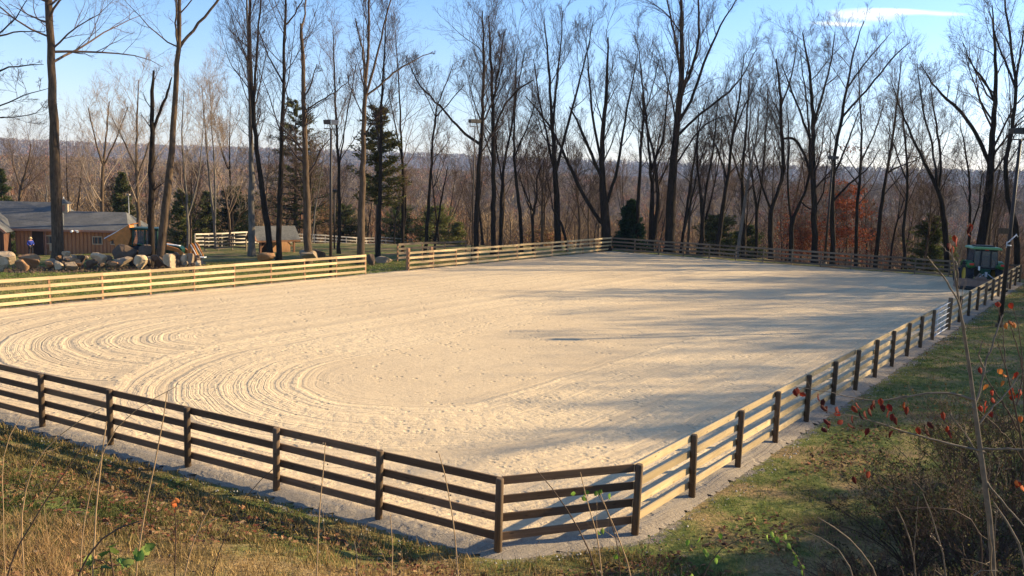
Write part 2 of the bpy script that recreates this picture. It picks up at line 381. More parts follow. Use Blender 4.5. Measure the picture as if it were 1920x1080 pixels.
# ------------------------------------------------------------------ board fences
RZ = (.295, .63, .965, 1.30)
def fence(label, A, B, n, inward, H=1.39, rail=MT['rail'], post=MT['post'], name='board_fence', rz=RZ, group=None, rh=.145, pr=.072, square=False, ends=(True, True), cat='fence', tilt=.010):
    A = np.array(A, float); B = np.array(B, float); u = (B - A) / np.linalg.norm(B - A); Ls = np.linalg.norm(B - A) / n
    inw = np.array([-u[1], u[0]]) * inward
    ang = atan2(u[1], u[0]); root = thing(name, label, cat, (A[0], A[1], tz(*(A - inw * .15))), 0, group)
    z0 = max(root.location.z, -99)
    pm = MB()
    if square: pm.box((0, 0, H / 2 - .25), (pr * 1.7, pr * 1.7, H + .5), rotz(ang))
    else: pm.tube([(0, 0, -.5), (0, 0, H - .03), (0, 0, H)], [pr, pr * .97, pr * .80], 14)
    pme = pm.mesh('post', post)
    mb = MB(); mb.box((Ls / 2, 0, 0), (Ls - .006, .034, rh)); rme = mb.mesh('rail', rail)
    zs = []
    for i in range(n + 1):
        p = A + u * Ls * i; z = tz(*(p - inw * .2)); z = z if z > -.5 or name != 'board_fence' else z
        zs.append(z if name != 'arena' else 0)
    for i in range(n + 1):
        if (i == 0 and not ends[0]) or (i == n and not ends[1]): continue
        p = A + u * Ls * i; o = link(bpy.data.objects.new('post', pme)); o.parent = root
        o.location = (p[0] - A[0], p[1] - A[1], zs[i] - z0); o.rotation_euler = (random.gauss(0, .012), random.gauss(0, .012), random.uniform(0, 6) if not square else 0)
    off = inw * (pr + .019)
    for i in range(n):
        p = A + u * Ls * i
        for k, zz in enumerate(rz):
            o = link(bpy.data.objects.new('rail', rme)); o.parent = root
            sl_ = (zs[i + 1] - zs[i]) / Ls
            o.location = (p[0] - A[0] + off[0], p[1] - A[1] + off[1], zs[i] - z0 + zz + random.gauss(0, .006))
            o.rotation_euler = (random.gauss(0, .01), -math.atan(sl_) + random.gauss(0, .0022), ang)
    return root
# inner (arena) side is to the left of travel when going F1->R0->FR->FC->LC
sF = np.array([-.8829, .4695])
fence('shade-darkened four-rail board fence with round posts, nearest to the camera, its near face in shade', F1, F1 + sF * 2.565 * 12, 12, -1, rail=MT['rail_shaded'])
fence('short angled four-rail corner section between the two nearest round corner posts of the arena', F1 + np.array([.06, .02]), R0, 1, 1, rail=MT['rail_shaded'], ends=(False, False))
RE1 = R0 + DV * 2.41 * 11
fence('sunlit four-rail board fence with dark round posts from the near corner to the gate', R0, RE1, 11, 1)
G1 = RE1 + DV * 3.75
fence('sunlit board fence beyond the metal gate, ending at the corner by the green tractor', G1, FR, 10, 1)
LA = np.array([-28.2, 28.4]) + np.array([.609, .793]) * .6; LE = np.array([-9.5, 52.7])
fence('bright cream four-rail board fence in front of the boulders and barn, left of the opening', LE, LE - np.array([.609, .793]) * 2.415 * 12, 12, 1, post=MT['post_orange'], square=True, pr=.05)
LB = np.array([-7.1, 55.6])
fence('cream four-rail board fence running from the opening to the far corner', FC, LB, 11, 1, post=MT['post_orange'], square=True, pr=.055)
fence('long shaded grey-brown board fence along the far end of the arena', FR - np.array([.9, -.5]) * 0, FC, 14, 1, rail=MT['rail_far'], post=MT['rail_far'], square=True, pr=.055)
# stouter posts of the opening
for (px, py, h, lab) in ((765, 508, 1.5, 'stout orange-brown square post at the left end of the fence beyond the opening'), (807.6, 504.5, 1.5, 'stout orange-brown square post one bay right of the opening')):
    g_ = ground_px(px, py); MBp = MB(); MBp.box((0, 0, h / 2 - .2), (.2, .2, h + .4), rotz(.9)); o_ = MBp.build('fence_post', MT['post_orange'], bevel=.012); o_.location = (g_.x, g_.y, 0); tag(o_, lab, 'post')
# back paddock fences, left of centre
def wfence(label, pa, pb, n, H, mat, pmat, group=None, nr=4, z=None):
    A, B = pa, pb
    return fence(label, (A[0], A[1]), (B[0], B[1]), n, 1, H=H, rail=mat, post=pmat, name='paddock_fence', rz=[H * (.22 + .75 * k / (nr - 1)) for k in range(nr)], square=True, pr=.05, rh=.17, group=group)
MT['rail_white'] = mat_wood('pale_board', (.46, .39, .29), (.60, .52, .40), knots=False)  # paler, less yellow board tone for the paddock fences
a_ = at(366, 470, 92); b_ = at(545, 470, 107); c_ = at(705, 470, 118); d_ = at(835, 466, 126)
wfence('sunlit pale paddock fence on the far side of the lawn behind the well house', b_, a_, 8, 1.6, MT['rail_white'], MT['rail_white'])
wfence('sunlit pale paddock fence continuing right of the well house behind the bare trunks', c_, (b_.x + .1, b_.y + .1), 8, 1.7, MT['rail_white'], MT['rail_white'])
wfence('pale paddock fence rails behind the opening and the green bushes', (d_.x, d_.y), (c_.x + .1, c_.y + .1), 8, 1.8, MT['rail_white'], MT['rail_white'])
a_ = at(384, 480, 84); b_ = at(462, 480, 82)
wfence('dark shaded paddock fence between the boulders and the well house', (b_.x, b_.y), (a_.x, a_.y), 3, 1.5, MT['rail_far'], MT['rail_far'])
# a second rail line behind the opening
a_ = at(745, 498, 63); b_ = at(783, 492, 66); 
wfence('short brown fence panel behind the opening, half hidden by the cream fence', (b_.x + 3.6, b_.y + 4.6), (a_.x, a_.y), 3, 1.35, MT['rail_far'], MT['post_orange'])

# galvanised tube gate
MT['galv'] = mat_plain('galvanised_steel', (.50, .51, .53), .6, .3, .08, 20)
gang = atan2(DV[1], DV[0])
gt = thing('metal_gate', 'silver galvanised tube gate in the right-hand board fence, behind the sapling', 'gate', (RE1[0] + DV[0] * .1, RE1[1] + DV[1] * .1, 0), gang)
mb = MB()
for x in (0.05, 3.5): mb.tube([(x, 0, .12), (x, 0, 1.32)], .024, 10)
for z in (.12, 1.32): mb.tube([(.05, 0, z), (3.5, 0, z)], .024, 10)
mb.build('gate_frame', MT['galv'], gt)
for z in (.34, .58, .83, 1.08): MB().tube([(.06, 0, z), (3.49, 0, z)], .019, 8).build('gate_bar', MT['galv'], gt)
for x in (.9, 1.75, 2.6): MB().box((x, .02, .72), (.035, .012, 1.2)).build('gate_stay', MT['galv'], gt)
MB().tube([(-.03, 0, .3), (.05, 0, .3)], .02, 8).tube([(-.03, 0, 1.1), (.05, 0, 1.1)], .02, 8).build('hinge', MT['galv'], gt)
gp = MB().tube([(0, 0, -.4), (0, 0, 1.5), (0, 0, 1.53)], [.105, .1, .085], 14).build('gate_post', MT['post'])
gp.location = (G1[0] - DV[0] * .12, G1[1] - DV[1] * .12, 0); tag(gp, 'thick round dark post at the far side of the silver tube gate', 'post')

# floodlight poles
MT['pole'] = mat_plain('dark_painted_pole', (.035, .025, .02), .55, .1, .2, 5)
MT['pole_grey'] = mat_plain('grey_steel_pole', (.30, .29, .28), .5, .5, .15, 5)
MT['lamp_box'] = mat_plain('bronze_lamp_housing', (.05, .045, .04), .5, .2, .1, 5)
MT['lamp_box_grey'] = mat_plain('grey_lamp_housing', (.30, .28, .25), .5, .2, .1, 5)  # paler grey for one half of the two-tone lamp box
MT['conc'] = mat_plain('footing_concrete', (.32, .30, .27), .9, 0, .2, 8)
def floodlight(x, y, H, rz, label, r=.085, two=False):
    z = min(tz(x, y), 10); z = max(z, -6)
    t = thing('floodlight_pole', label, 'light pole', (x, y, z), rz)
    MB().tube([(0, 0, -.3), (0, 0, H * .5), (0, 0, H - .35)], [r, r * .85, r * .65], 12).build('pole', MT['pole'], t)
    MB().tube([(0, 0, -.2), (0, 0, .18)], .2, 14).build('footing', MT['post'], t)
    MB().bar((-.42, 0, H - .38), (.42, 0, H - .38), .06, .06).build('crossarm', MT['pole'], t)
    for k in range(6):
        xx = -.38 + .152 * k; MB().bar((xx, 0, H - .36), (xx, .03, H - .12), .018, .018, up=(0, 1, 0)).build('bracket', MT['pole'], t)
    for s in (-1, 1):
        h = MB(); h.prism([(-.02, -.13), (.40, -.13), (.44, .12), (-.02, .16)] if s > 0 else [(-.44, .12), (-.40, -.13), (.02, -.13), (.02, .16)], -.16, .2, None, (s * .035, .02, H + .02))
        hh = h.build('lamp_housing', MT['lamp_box_grey'] if (two and s > 0) else MT['lamp_box'], t, bevel=.01)
    return t
fp = floodlight(23.71, 39.37, 9.35, .1, 'tall dark floodlight pole standing on the grass outside the right fence', r=.105)
# sign board and service bracket on that pole
sg = MB().box((0, 0, 0), (.52, .03, .26)).build('sign', MT['post'], bevel=.004); q_ = at(1882, 433, 39.15); sg.location = q_; tag(sg, 'small weathered wooden board fixed to the dark floodlight pole', 'sign')
q_ = at(1893, 452, 39.1)
ub = thing('utility_bracket', 'pale angled metal arm mounted on the dark floodlight pole above the tractor', 'bracket', q_, 0)
MB().tube([(-.12, 0, -.12), (.32, .05, .30)], .028, 8).build('arm', MT['galv'], ub)
MB().tube([(.30, .05, .34), (.40, .05, .20)], .02, 8).build('end_fitting', MT['galv'], ub); MB().tube([(-.12, 0, -.32), (-.12, 0, -.05), (.02, 0, -.02)], .02, 8).build('riser', MT['galv'], ub); MB().tube([(-.12, 0, -.2), (.1, 0, -.22)], .035, 8).build('coupling', MT['galv'], ub)
lp = at(620, 519, 51.2); floodlight(lp.x, 51.2, 9.5, .25, 'tall dark floodlight pole with a two-tone lamp box, behind the cream fence', r=.1, two=True)
lp = at(1546, 491, 74.2); floodlight(lp.x, 74.2, 9.5, -.5, 'tall dark floodlight pole with a flat lamp box, beside the russet tree', r=.11)
lp = at(884, 497, 62.6); floodlight(lp.x, 62.6, 10.6, .6, 'slim dark floodlight pole among bare trees behind the far left fence', r=.06)
q_ = at(627, 470, 84); z_ = tz(q_.x, q_.y)
yl = thing('yard_light', 'short dark yard light with small square head right of the tall two-tone floodlight', 'yard light', (q_.x, q_.y, z_)); hh = at(627, 360, 84).z - z_
MB().tube([(0, 0, -.3), (0, 0, hh)], [.09, .07], 8).build('pole', MT['pole'], yl); MB().box((0, 0, hh + .12), (.75, .4, .3)).build('lamp_head', MT['lamp_box'], yl, bevel=.03)
q_ = at(243, 440, 90); z_ = tz(q_.x, q_.y)
yl = thing('yard_light', 'slim grey yard light with pale head above the raised orange bucket', 'yard light', (q_.x, q_.y, z_)); hh = at(241, 366, 90).z - z_
MB().tube([(0, 0, -.3), (0, 0, hh)], [.06, .045], 8).build('pole', MT['pole_grey'], yl); MB().box((0, 0, hh + .06), (.32, .3, .16)).build('lamp_head', MT['rail_white'], yl, bevel=.03)
# ------------------------------------------------------------------ bare trees
def norm(a): return a / np.maximum(np.linalg.norm(a, axis=-1, keepdims=True), 1e-9)
def tubes(P, R, s):
    """P (n,k,3) centre lines, R (n,k) radii -> verts, quads of n open tapering tubes"""
    n, k, _ = P.shape
    T = np.empty_like(P); T[:, 1:-1] = P[:, 2:] - P[:, :-2]; T[:, 0] = P[:, 1] - P[:, 0]; T[:, -1] = P[:, -1] - P[:, -2]; T = norm(T)
    ref = np.where(np.abs(T[:, :1, 2:3]) > .8, np.array([[[1., .2, 0]]]), np.array([[[0, 0, 1.]]]))
    U = norm(np.cross(T, np.broadcast_to(ref, T.shape))); W = np.cross(T, U)
    a = np.arange(s) * 2 * pi / s
    V = P[:, :, None] + (U[:, :, None] * np.cos(a)[:, None] + W[:, :, None] * np.sin(a)[:, None]) * R[:, :, None, None]
    i = np.arange(n)[:, None, None]; j = np.arange(k - 1)[None, :, None]; m = np.arange(s)[None, None, :]; b = (i * k + j) * s; m2 = (m + 1) % s
    F = np.stack(np.broadcast_arrays(b + m, b + m2, b + s + m2, b + s + m), -1).reshape(-1, 4)
    return V.reshape(-1, 3), F
def grow(r, P, R, cnt, t0, t1, lf, ang, up, k, wig, rf=.55, tip=.25, rmin=.006, lenpow=.6):
    n, kk, _ = P.shape
    pi_ = np.repeat(np.arange(n), cnt); N = len(pi_)
    t = t0 + (t1 - t0) * ((np.tile(np.arange(cnt), n) + r.uniform(0, 1, N)) / cnt)
    f = t * (kk - 1); i0 = np.minimum(f.astype(int), kk - 2); w = (f - i0)[:, None]
    A = P[pi_, i0]; B = P[pi_, i0 + 1]; base = A * (1 - w) + B * w; pr = R[pi_, i0] * (1 - w[:, 0]) + R[pi_, i0 + 1] * w[:, 0]
    T = norm(B - A); plen = np.linalg.norm(np.diff(P, axis=1), axis=2).sum(1)[pi_]
    rv = r.normal(size=(N, 3)); side = norm(np.cross(T, rv)); an = np.radians(ang[0] + (ang[1] - ang[0]) * r.uniform(0, 1, N))[:, None]
    d = norm(T * np.cos(an) + side * np.sin(an) + np.array([0, 0, up * .5]))
    Ln = lf[0] + (lf[1] - lf[0]) * r.uniform(0, 1, N)
    Ln = (plen * Ln if lf[2] else Ln) * np.clip(1.25 - (t - t0) / max(1 - t0, .01), .38, 1) ** lenpow
    Q = np.empty((N, k, 3)); Q[:, 0] = base; cur = d
    for j in range(1, k):
        cur = norm(cur + r.normal(size=(N, 3)) * wig + np.array([0, 0, up * .28])); Q[:, j] = Q[:, j - 1] + cur * (Ln / (k - 1))[:, None]
    r0 = np.maximum(pr * rf * r.uniform(.7, 1.05, N), rmin); RR = r0[:, None] * np.linspace(1, tip, k)[None]; RR = np.maximum(RR, rmin * .6)
    return Q, RR
def join(parts):
    Vs = []; Fs = []; o = 0
    for V, Fq in parts: Vs.append(V); Fs.append(Fq + o); o += len(V)
    return np.concatenate(Vs), np.concatenate(Fs)
def resample(pts, rs, k, r, wob):
    pts = np.array(pts, float); rs = np.array(rs, float); d = np.r_[0, np.cumsum(np.linalg.norm(np.diff(pts, axis=0), axis=1))]
    s = np.linspace(0, d[-1], k); P = np.stack([np.interp(s, d, pts[:, i]) for i in range(3)], 1); R = np.interp(s, d, rs)
    for _ in range(2): P[1:-1] = .25 * P[:-2] + .5 * P[1:-1] + .25 * P[2:]
    P[1:-1] += r.normal(size=(k - 2, 3)) * wob; return P, R
def crown(r, Pst, Rst, nl=9, nb=8, nt=7, n4=3, t0=.4, la=(28, 60), ll=(.16, .30), up=.35, tw=1.0, t1=.99):
    """limbs, branches, twigs and twiglets on stems"""
    parts = []; ln = np.linalg.norm(np.diff(Pst, axis=1), axis=2).sum(1); mxl = ln.max()
    for i in range(len(Pst)):
        c_ = max(3, int(round((nl + 2) * min(1, ln[i] / mxl * 1.15)))); S1 = (Pst[i:i + 1], Rst[i:i + 1])
        L1 = grow(r, *S1, c_, t0, t1, (ll[0] * 1.2, ll[1] * 1.25, True), la, up, 8, .13, .42, .14, .016)
        L2 = grow(r, *L1, nb, .15, 1.0, (.34, .66, True), (25, 55), up * .8, 6, .15, .58, .25, .011)
        L3 = grow(r, *L2, nt, .15, 1.0, (.36, .70, True), (22, 55), up * .6, 4, .17, .58, .4, .0072 * tw)
        parts += [tubes(*L1, 5), tubes(*L2, 4), tubes(*L3, 3)]
        if n4: L4 = grow(r, *L3, n4, .2, 1.0, (.35, .7, True), (22, 50), up * .5, 2, .2, .7, .6, .0048 * tw); parts.append(tubes(*L4, 3))
    return join(parts)
def put_tree(name, label, cat, base, stems, r, bark, twig, cr, group=None, extra=None, mini=None):
    """stems: list of (P (k,3) world, R (k,)); one thing > trunk, crown"""
    root = thing(name, label, cat, base, 0, group); b = np.array(base)
    tp = [tubes((P - b)[None], R[None], 10) for P, R in stems]
    V, Fq = join(tp); o = link(bpy.data.objects.new('trunk', npmesh('trunk', V, Fq, bark, True))); o.parent = root
    k = min(len(P) for P, R in stems); Ps = []; Rs = []
    for P, R in stems:
        ii = np.linspace(0, len(P) - 1, 12); i0 = np.minimum(ii.astype(int), len(P) - 2); w = (ii - i0)
        Ps.append(P[i0] * (1 - w)[:, None] + P[i0 + 1] * w[:, None]); Rs.append(R[i0] * (1 - w) + R[i0 + 1] * w)
    V, Fq = crown(r, np.stack(Ps) - b, np.stack(Rs), **cr)
    o = link(bpy.data.objects.new('crown', npmesh('crown', V, Fq, twig))); o.parent = root
    return root
HERO = []
def hero(label, Y, stems, seed, bark='bark_dark', twig='twig_dark', name='bare_tree', cat='tree', base_px=None, wob=.03, **cr):
    """stems: list of pixel outlines [(x, y, width)...]; the first stem starts at the ground; the tree stands at distance Y and gets real depth"""
    r = np.random.default_rng(seed); out = []
    zb = None
    for si, st in enumerate(stems):
        pts = []; rs = []; ph = r.uniform(-1, 1); ln = len(st)
        for i, (x, y, w) in enumerate(st):
            dy = 0 if (si == 0 and i < 2) else ph * 1.6 * (i / max(1, ln - 1)) ** 1.2 * (2.0 if si else .6)
            p = at(x, y, Y + dy); pts.append(tuple(p)); rs.append(w * (.38 if i < 2 and si == 0 else .32) * (Y + dy) / FPX)
        if si == 0:
            g = tz(pts[0][0], Y)
            if pts[0][2] > g + .2:
                dx = (pts[0][0] - pts[1][0]) / max(.5, pts[1][2] - pts[0][2]); bx = pts[0][0] + dx * (pts[0][2] - g) * .5
                pts.insert(0, (bx, Y, g + .05)); rs.insert(0, rs[0] * 1.12)
            pts.insert(0, (pts[0][0], Y, g - .35)); rs.insert(0, rs[0] * 1.45)
            base = (pts[1][0], Y, g)
        else:
            # tuck the fork's foot inside the main stem
            P0, R0_ = out[0]; j = int(np.argmin(np.linalg.norm(P0[:, [0, 2]] - np.array([pts[0][0], pts[0][2]]), axis=1))); pts[0] = tuple(P0[j])
        out.append(resample(pts, rs, max(10, 3 * len(pts)), r, wob))
    kw = dict(nl=9, nb=8, nt=6, n4=3); kw.update(cr)
    return put_tree(name, label, cat, base, out, r, MT[bark], MT[twig], kw)
SN = dict(bark='bark_mid', twig='twig_mid')
# left group, beyond the cream fence
hero('huge straight sunlit trunk in front of the barn, branches leaving near its top', 64, [[(108, 480, 27), (104, 330, 24), (98, 150, 21), (92, 0, 19), (86, -160, 14), (82, -330, 6)]], 1, nl=22, nb=7, nt=6, t0=.46, ll=(.10, .26), la=(50, 85), up=.18, **SN)
hero('dark snag with two broken stubs for a top beside the green backhoe cab', 60, [[(283, 470, 15), (284, 300, 13), (286, 230, 12), (283, 170, 10), (288, 132, 5)], [(289, 255, 8), (303, 200, 8), (318, 165, 6), (322, 145, 3)]], 2, bark='bark_dark', nl=4, nb=3, nt=4, t0=.35, ll=(.06, .14))
hero('tall leaning sunlit trunk right of the snag, forking high into two', 59, [[(302, 475, 22), (310, 400, 20), (322, 280, 17), (330, 150, 14), (334, 95, 13), (337, 0, 10), (334, -160, 6), (330, -280, 3)], [(336, 95, 9), (355, 65, 8), (385, 30, 7), (415, -5, 6), (450, -60, 4), (480, -130, 2)], [(331, 105, 5), (328, 60, 5), (331, 10, 4), (336, -40, 3)]], 3, nl=9, nb=6, nt=6, t0=.52, ll=(.08, .18), la=(45, 80), **SN)
hero('slim tree with a wide fan of fine branches standing above the low barn roof', 92, [[(192, 400, 8), (192, 330, 7), (198, 270, 5), (205, 190, 3)], [(191, 320, 5), (180, 270, 4), (165, 200, 2)], [(193, 318, 5), (215, 270, 4), (240, 200, 2)]], 4, twig='twig_pale', bark='bark_mid', nl=10, nb=8, nt=7, t0=.2, ll=(.25, .45))
hero('spreading bare tree behind the raised orange bucket', 80, [[(262, 460, 10), (258, 380, 9), (256, 300, 7), (257, 220, 5), (260, 150, 2)], [(257, 320, 5), (235, 270, 4), (208, 215, 2)], [(257, 330, 5), (280, 270, 4), (300, 200, 2)]], 5, bark='bark_mid', twig='twig_pale', nl=11, nb=8, nt=7, t0=.25, ll=(.2, .4), la=(30, 60))
hero('thin grey tree behind the leaning trunk, forked from low down', 84, [[(352, 470, 7), (352, 400, 6), (346, 330, 5), (340, 260, 4), (345, 170, 2)], [(352, 400, 5), (370, 350, 4), (378, 280, 3), (385, 190, 1.5)]], 6, bark='bark_grey', twig='twig_pale', nl=9, nb=7, nt=6, ll=(.2, .4), t0=.3)
hero('pair of pale thin trunks left of the well house', 88, [[(405, 458, 7), (396, 360, 6), (385, 250, 4), (378, 160, 2)], [(402, 440, 6), (404, 340, 5), (398, 240, 3), (392, 150, 1.5)]], 7, bark='bark_grey', twig='twig_pale', nl=10, nb=8, nt=6, ll=(.2, .38), t0=.35)
hero('crooked branching small tree in front of the dark evergreens left of the well house', 90, [[(432, 462, 6), (429, 400, 5), (420, 350, 3), (405, 315, 2)], [(430, 405, 4), (445, 370, 3), (455, 330, 2)], [(440, 440, 4), (450, 405, 4), (470, 380, 3)]], 8, bark='bark_mid', twig='twig_pale', nl=6, nb=5, nt=4, ll=(.2, .4))
hero('straight slate-grey trunk left of the well house post', 72, [[(472, 478, 17), (471, 350, 14), (470, 220, 11), (466, 100, 8), (462, -40, 4)]], 9, bark='bark_grey', nl=12, nb=8, nt=7, t0=.35, ll=(.1, .24))
hero('dark leaning trunk crossing in front of the well house gable', 68, [[(508, 474, 15), (498, 400, 15), (484, 300, 13), (474, 200, 12), (468, 90, 9), (470, -20, 6), (474, -140, 3)], [(476, 200, 8), (480, 120, 7), (485, 40, 5), (492, -50, 3)]], 10, nl=14, nb=9, nt=7, t0=.4, ll=(.12, .26))
hero('dark straight trunk directly in front of the well house wall', 66, [[(522, 478, 14), (524, 380, 13), (529, 260, 12), (532, 140, 9), (536, 0, 6), (540, -120, 3)], [(530, 165, 5), (505, 110, 4), (486, 60, 2)], [(532, 60, 5), (552, 30, 4), (572, -10, 3)]], 11, nl=13, nb=8, nt=7, t0=.36, ll=(.12, .28))
hero('thick grey trunk with a snapped-off top just right of the well house', 62, [[(577, 474, 20), (575, 380, 18), (572, 260, 15), (568, 150, 12), (566, 60, 9), (565, 44, 7)], [(567, 60, 5), (572, 30, 5), (574, -20, 4), (577, -90, 2)], [(574, 210, 5), (600, 190, 4), (632, 170, 3), (655, 150, 2)], [(570, 180, 5), (585, 155, 4), (594, 120, 2)]], 12, bark='bark_mid', nl=9, nb=6, nt=6, t0=.35, ll=(.1, .22), la=(40, 75))
hero('slim dark tree close behind the two-tone floodlight', 75, [[(636, 470, 9), (636, 360, 8), (632, 250, 7), (627, 150, 5), (624, 60, 2)], [(634, 320, 5), (645, 250, 4), (655, 190, 3), (668, 120, 2)]], 13, twig='twig_mid', nl=11, nb=8, nt=7, t0=.35, ll=(.14, .3))
hero('thin pale stem curving beside the brown thicket behind the cream fence', 80, [[(583, 455, 4), (590, 400, 4), (600, 340, 3), (612, 270, 2)]], 14, bark='bark_grey', twig='twig_mid', nl=6, nb=5, nt=5, ll=(.2, .35))
hero('tall grey trunk with three rising leaders, a long limb reaching right', 62, [[(676, 476, 20), (678, 380, 17), (682, 270, 14), (684, 180, 12), (690, 100, 8), (692, 0, 6), (690, -110, 3)], [(684, 185, 8), (700, 130, 7), (716, 60, 5), (732, 0, 4), (750, -80, 2)], [(685, 190, 6), (712, 160, 6), (745, 130, 5), (785, 108, 3), (812, 97, 2)], [(685, 150, 6), (679, 90, 5), (668, 40, 3)]], 15, bark='bark_mid', nl=8, nb=7, nt=6, t0=.4, ll=(.12, .28))
hero('dark slender trunk in front of the tall conifer right of the grey three-leader tree', 70, [[(708, 478, 12), (711, 400, 11), (714, 280, 9), (716, 170, 7), (722, 80, 4), (726, 0, 2)]], 16, nl=13, nb=8, nt=7, t0=.4, ll=(.14, .28), up=.45)
hero('slim dark double-stemmed tree left of the opening', 78, [[(755, 470, 8), (757, 380, 8), (753, 260, 6), (748, 160, 4), (742, 60, 2)], [(766, 465, 7), (762, 380, 6), (756, 310, 5)], [(755, 300, 5), (742, 240, 4), (728, 170, 2)]], 17, twig='twig_mid', nl=12, nb=8, nt=7, t0=.3, ll=(.16, .32))
hero('short bent tree with a broken top in front of the green bushes', 72, [[(797, 468, 9), (801, 420, 9), (806, 350, 8), (810, 280, 7), (818, 205, 5)], [(818, 205, 4), (835, 160, 3), (850, 120, 2)], [(816, 225, 4), (845, 190, 3), (870, 160, 2)], [(815, 215, 3), (795, 170, 2), (770, 130, 1.5)]], 18, twig='twig_mid', nl=6, nb=6, nt=5, t0=.55, ll=(.2, .4))
hero('thin leaning sapling right of the bent tree, over the green bushes', 74, [[(814, 468, 6), (824, 400, 5), (832, 350, 4), (840, 310, 2)]], 19, nl=5, nb=4, nt=4)
hero('dark trunk throwing one long limb up to the left above the far fence', 70, [[(892, 470, 14), (894, 400, 13), (900, 300, 12), (906, 200, 9), (908, 100, 7), (905, 20, 3)], [(898, 280, 9), (875, 255, 8), (840, 215, 6), (805, 180, 5), (780, 150, 4), (768, 120, 2)], [(903, 240, 5), (925, 190, 4), (945, 120, 3)]], 20, nl=12, nb=8, nt=7, t0=.42, ll=(.14, .32))
hero('straight dark trunk with a dense upright crown beside the long-limbed tree', 72, [[(925, 468, 13), (925, 380, 12), (925, 280, 11), (924, 190, 9), (920, 110, 7), (916, 30, 3)], [(924, 250, 7), (945, 195, 6), (975, 165, 5), (1000, 150, 3)], [(924, 200, 6), (936, 130, 5), (945, 60, 3)]], 21, nl=16, nb=9, nt=7, t0=.35, ll=(.14, .3), up=.5)
hero('slim dark tree with many rising branches third from the long-limbed tree', 76, [[(938, 465, 10), (939, 400, 9), (943, 320, 8), (958, 250, 6), (966, 170, 5), (970, 90, 2)], [(942, 340, 5), (930, 280, 4), (925, 200, 2)]], 22, twig='twig_mid', nl=13, nb=8, nt=7, t0=.3, ll=(.18, .34), up=.5)
hero('dark curving tree with a forked upright top above the middle of the far left fence', 74, [[(978, 462, 9), (975, 400, 9), (966, 320, 8), (962, 260, 6), (968, 180, 4), (985, 90, 2)], [(964, 300, 5), (985, 250, 4), (1005, 190, 3)]], 23, nl=12, nb=8, nt=6, t0=.35, ll=(.18, .34))
hero('small crooked forked tree between two straight trunks near the far corner', 73, [[(1000, 458, 7), (999, 400, 7), (1008, 370, 5), (1006, 330, 4), (1022, 295, 2)], [(1000, 395, 5), (984, 360, 4), (975, 330, 2)]], 24, nl=7, nb=6, nt=5, ll=(.25, .45))
hero('sturdy dark trunk splitting into a sheaf of upright leaders left of the V-shaped tree', 76, [[(1046, 452, 17), (1044, 380, 15), (1040, 300, 13), (1034, 220, 9), (1028, 120, 6), (1020, 30, 2)], [(1042, 330, 8), (1026, 260, 6), (1012, 190, 5), (1000, 110, 2)], [(1042, 320, 9), (1060, 250, 8), (1080, 180, 6), (1098, 110, 4), (1112, 40, 2)], [(1038, 250, 7), (1040, 170, 6), (1052, 90, 4), (1056, 20, 2)]], 25, nl=8, nb=8, nt=7, t0=.4, ll=(.16, .3), up=.5)
hero('thin dark stem leaning against the sturdy trunk, bent near its foot', 75, [[(1061, 450, 7), (1052, 415, 6), (1038, 400, 4), (1030, 350, 3), (1022, 330, 2)]], 26, nl=5, nb=5, nt=4)
hero('massive V-shaped tree near the far corner with a left stem sweeping far out', 77, [[(1136, 452, 24), (1135, 400, 22), (1128, 330, 17), (1130, 250, 13), (1138, 160, 9), (1140, 70, 4)], [(1122, 430, 12), (1100, 380, 11), (1072, 320, 9), (1050, 270, 7), (1020, 220, 5), (985, 180, 3)], [(1128, 345, 10), (1110, 290, 9), (1088, 240, 7), (1068, 200, 4)], [(1140, 400, 10), (1156, 330, 9), (1166, 260, 7), (1180, 180, 5), (1196, 100, 2)], [(1130, 300, 8), (1112, 230, 7), (1105, 150, 5), (1098, 70, 2)]], 27, nl=8, nb=8, nt=7, t0=.3, ll=(.16, .32), up=.5)
hero('slim straight tree rising through the dark fir', 80, [[(1194, 452, 9), (1197, 380, 9), (1200, 300, 8), (1208, 200, 6), (1200, 110, 3), (1190, 60, 2)], [(1204, 230, 4), (1222, 170, 3), (1236, 110, 2)]], 28, nl=14, nb=8, nt=7, t0=.35, ll=(.16, .3))
hero('dark multi-stemmed tree right of the dark fir with ivy-like clutter in its fork', 80, [[(1224, 455, 10), (1224, 380, 10), (1218, 300, 8), (1212, 220, 5), (1200, 130, 2)], [(1238, 455, 12), (1236, 370, 11), (1226, 290, 8), (1215, 240, 6), (1195, 180, 3)], [(1230, 330, 7), (1245, 260, 6), (1250, 180, 4), (1262, 110, 2)]], 29, nl=9, nb=8, nt=7, t0=.35, ll=(.16, .3))
hero('tallest thickest dark tree right of centre, its crown reaching past the top of the picture', 78, [[(1256, 456, 25), (1258, 370, 23), (1266, 270, 20), (1276, 170, 16), (1280, 110, 13), (1278, 30, 9), (1274, -60, 4)], [(1278, 175, 9), (1296, 140, 8), (1312, 70, 7), (1310, 0, 5), (1300, -60, 3)], [(1270, 235, 9), (1300, 180, 8), (1322, 110, 7), (1350, 50, 5), (1380, 0, 3)], [(1276, 150, 8), (1268, 80, 6), (1256, 20, 5), (1240, -40, 2)], [(1267, 260, 8), (1300, 225, 7), (1345, 190, 6), (1390, 150, 4), (1420, 90, 2)], [(1262, 320, 6), (1285, 280, 5), (1320, 230, 4), (1370, 215, 2)]], 30, nl=10, nb=9, nt=7, t0=.3, ll=(.14, .28), up=.4)
hero('thin twin leaning stems immediately right of the tallest tree', 79, [[(1278, 455, 7), (1288, 390, 7), (1298, 320, 6), (1310, 250, 4), (1325, 180, 2)], [(1286, 452, 5), (1296, 380, 5), (1310, 310, 4), (1332, 240, 2)]], 31, nl=10, nb=7, nt=6, ll=(.2, .36), t0=.35)
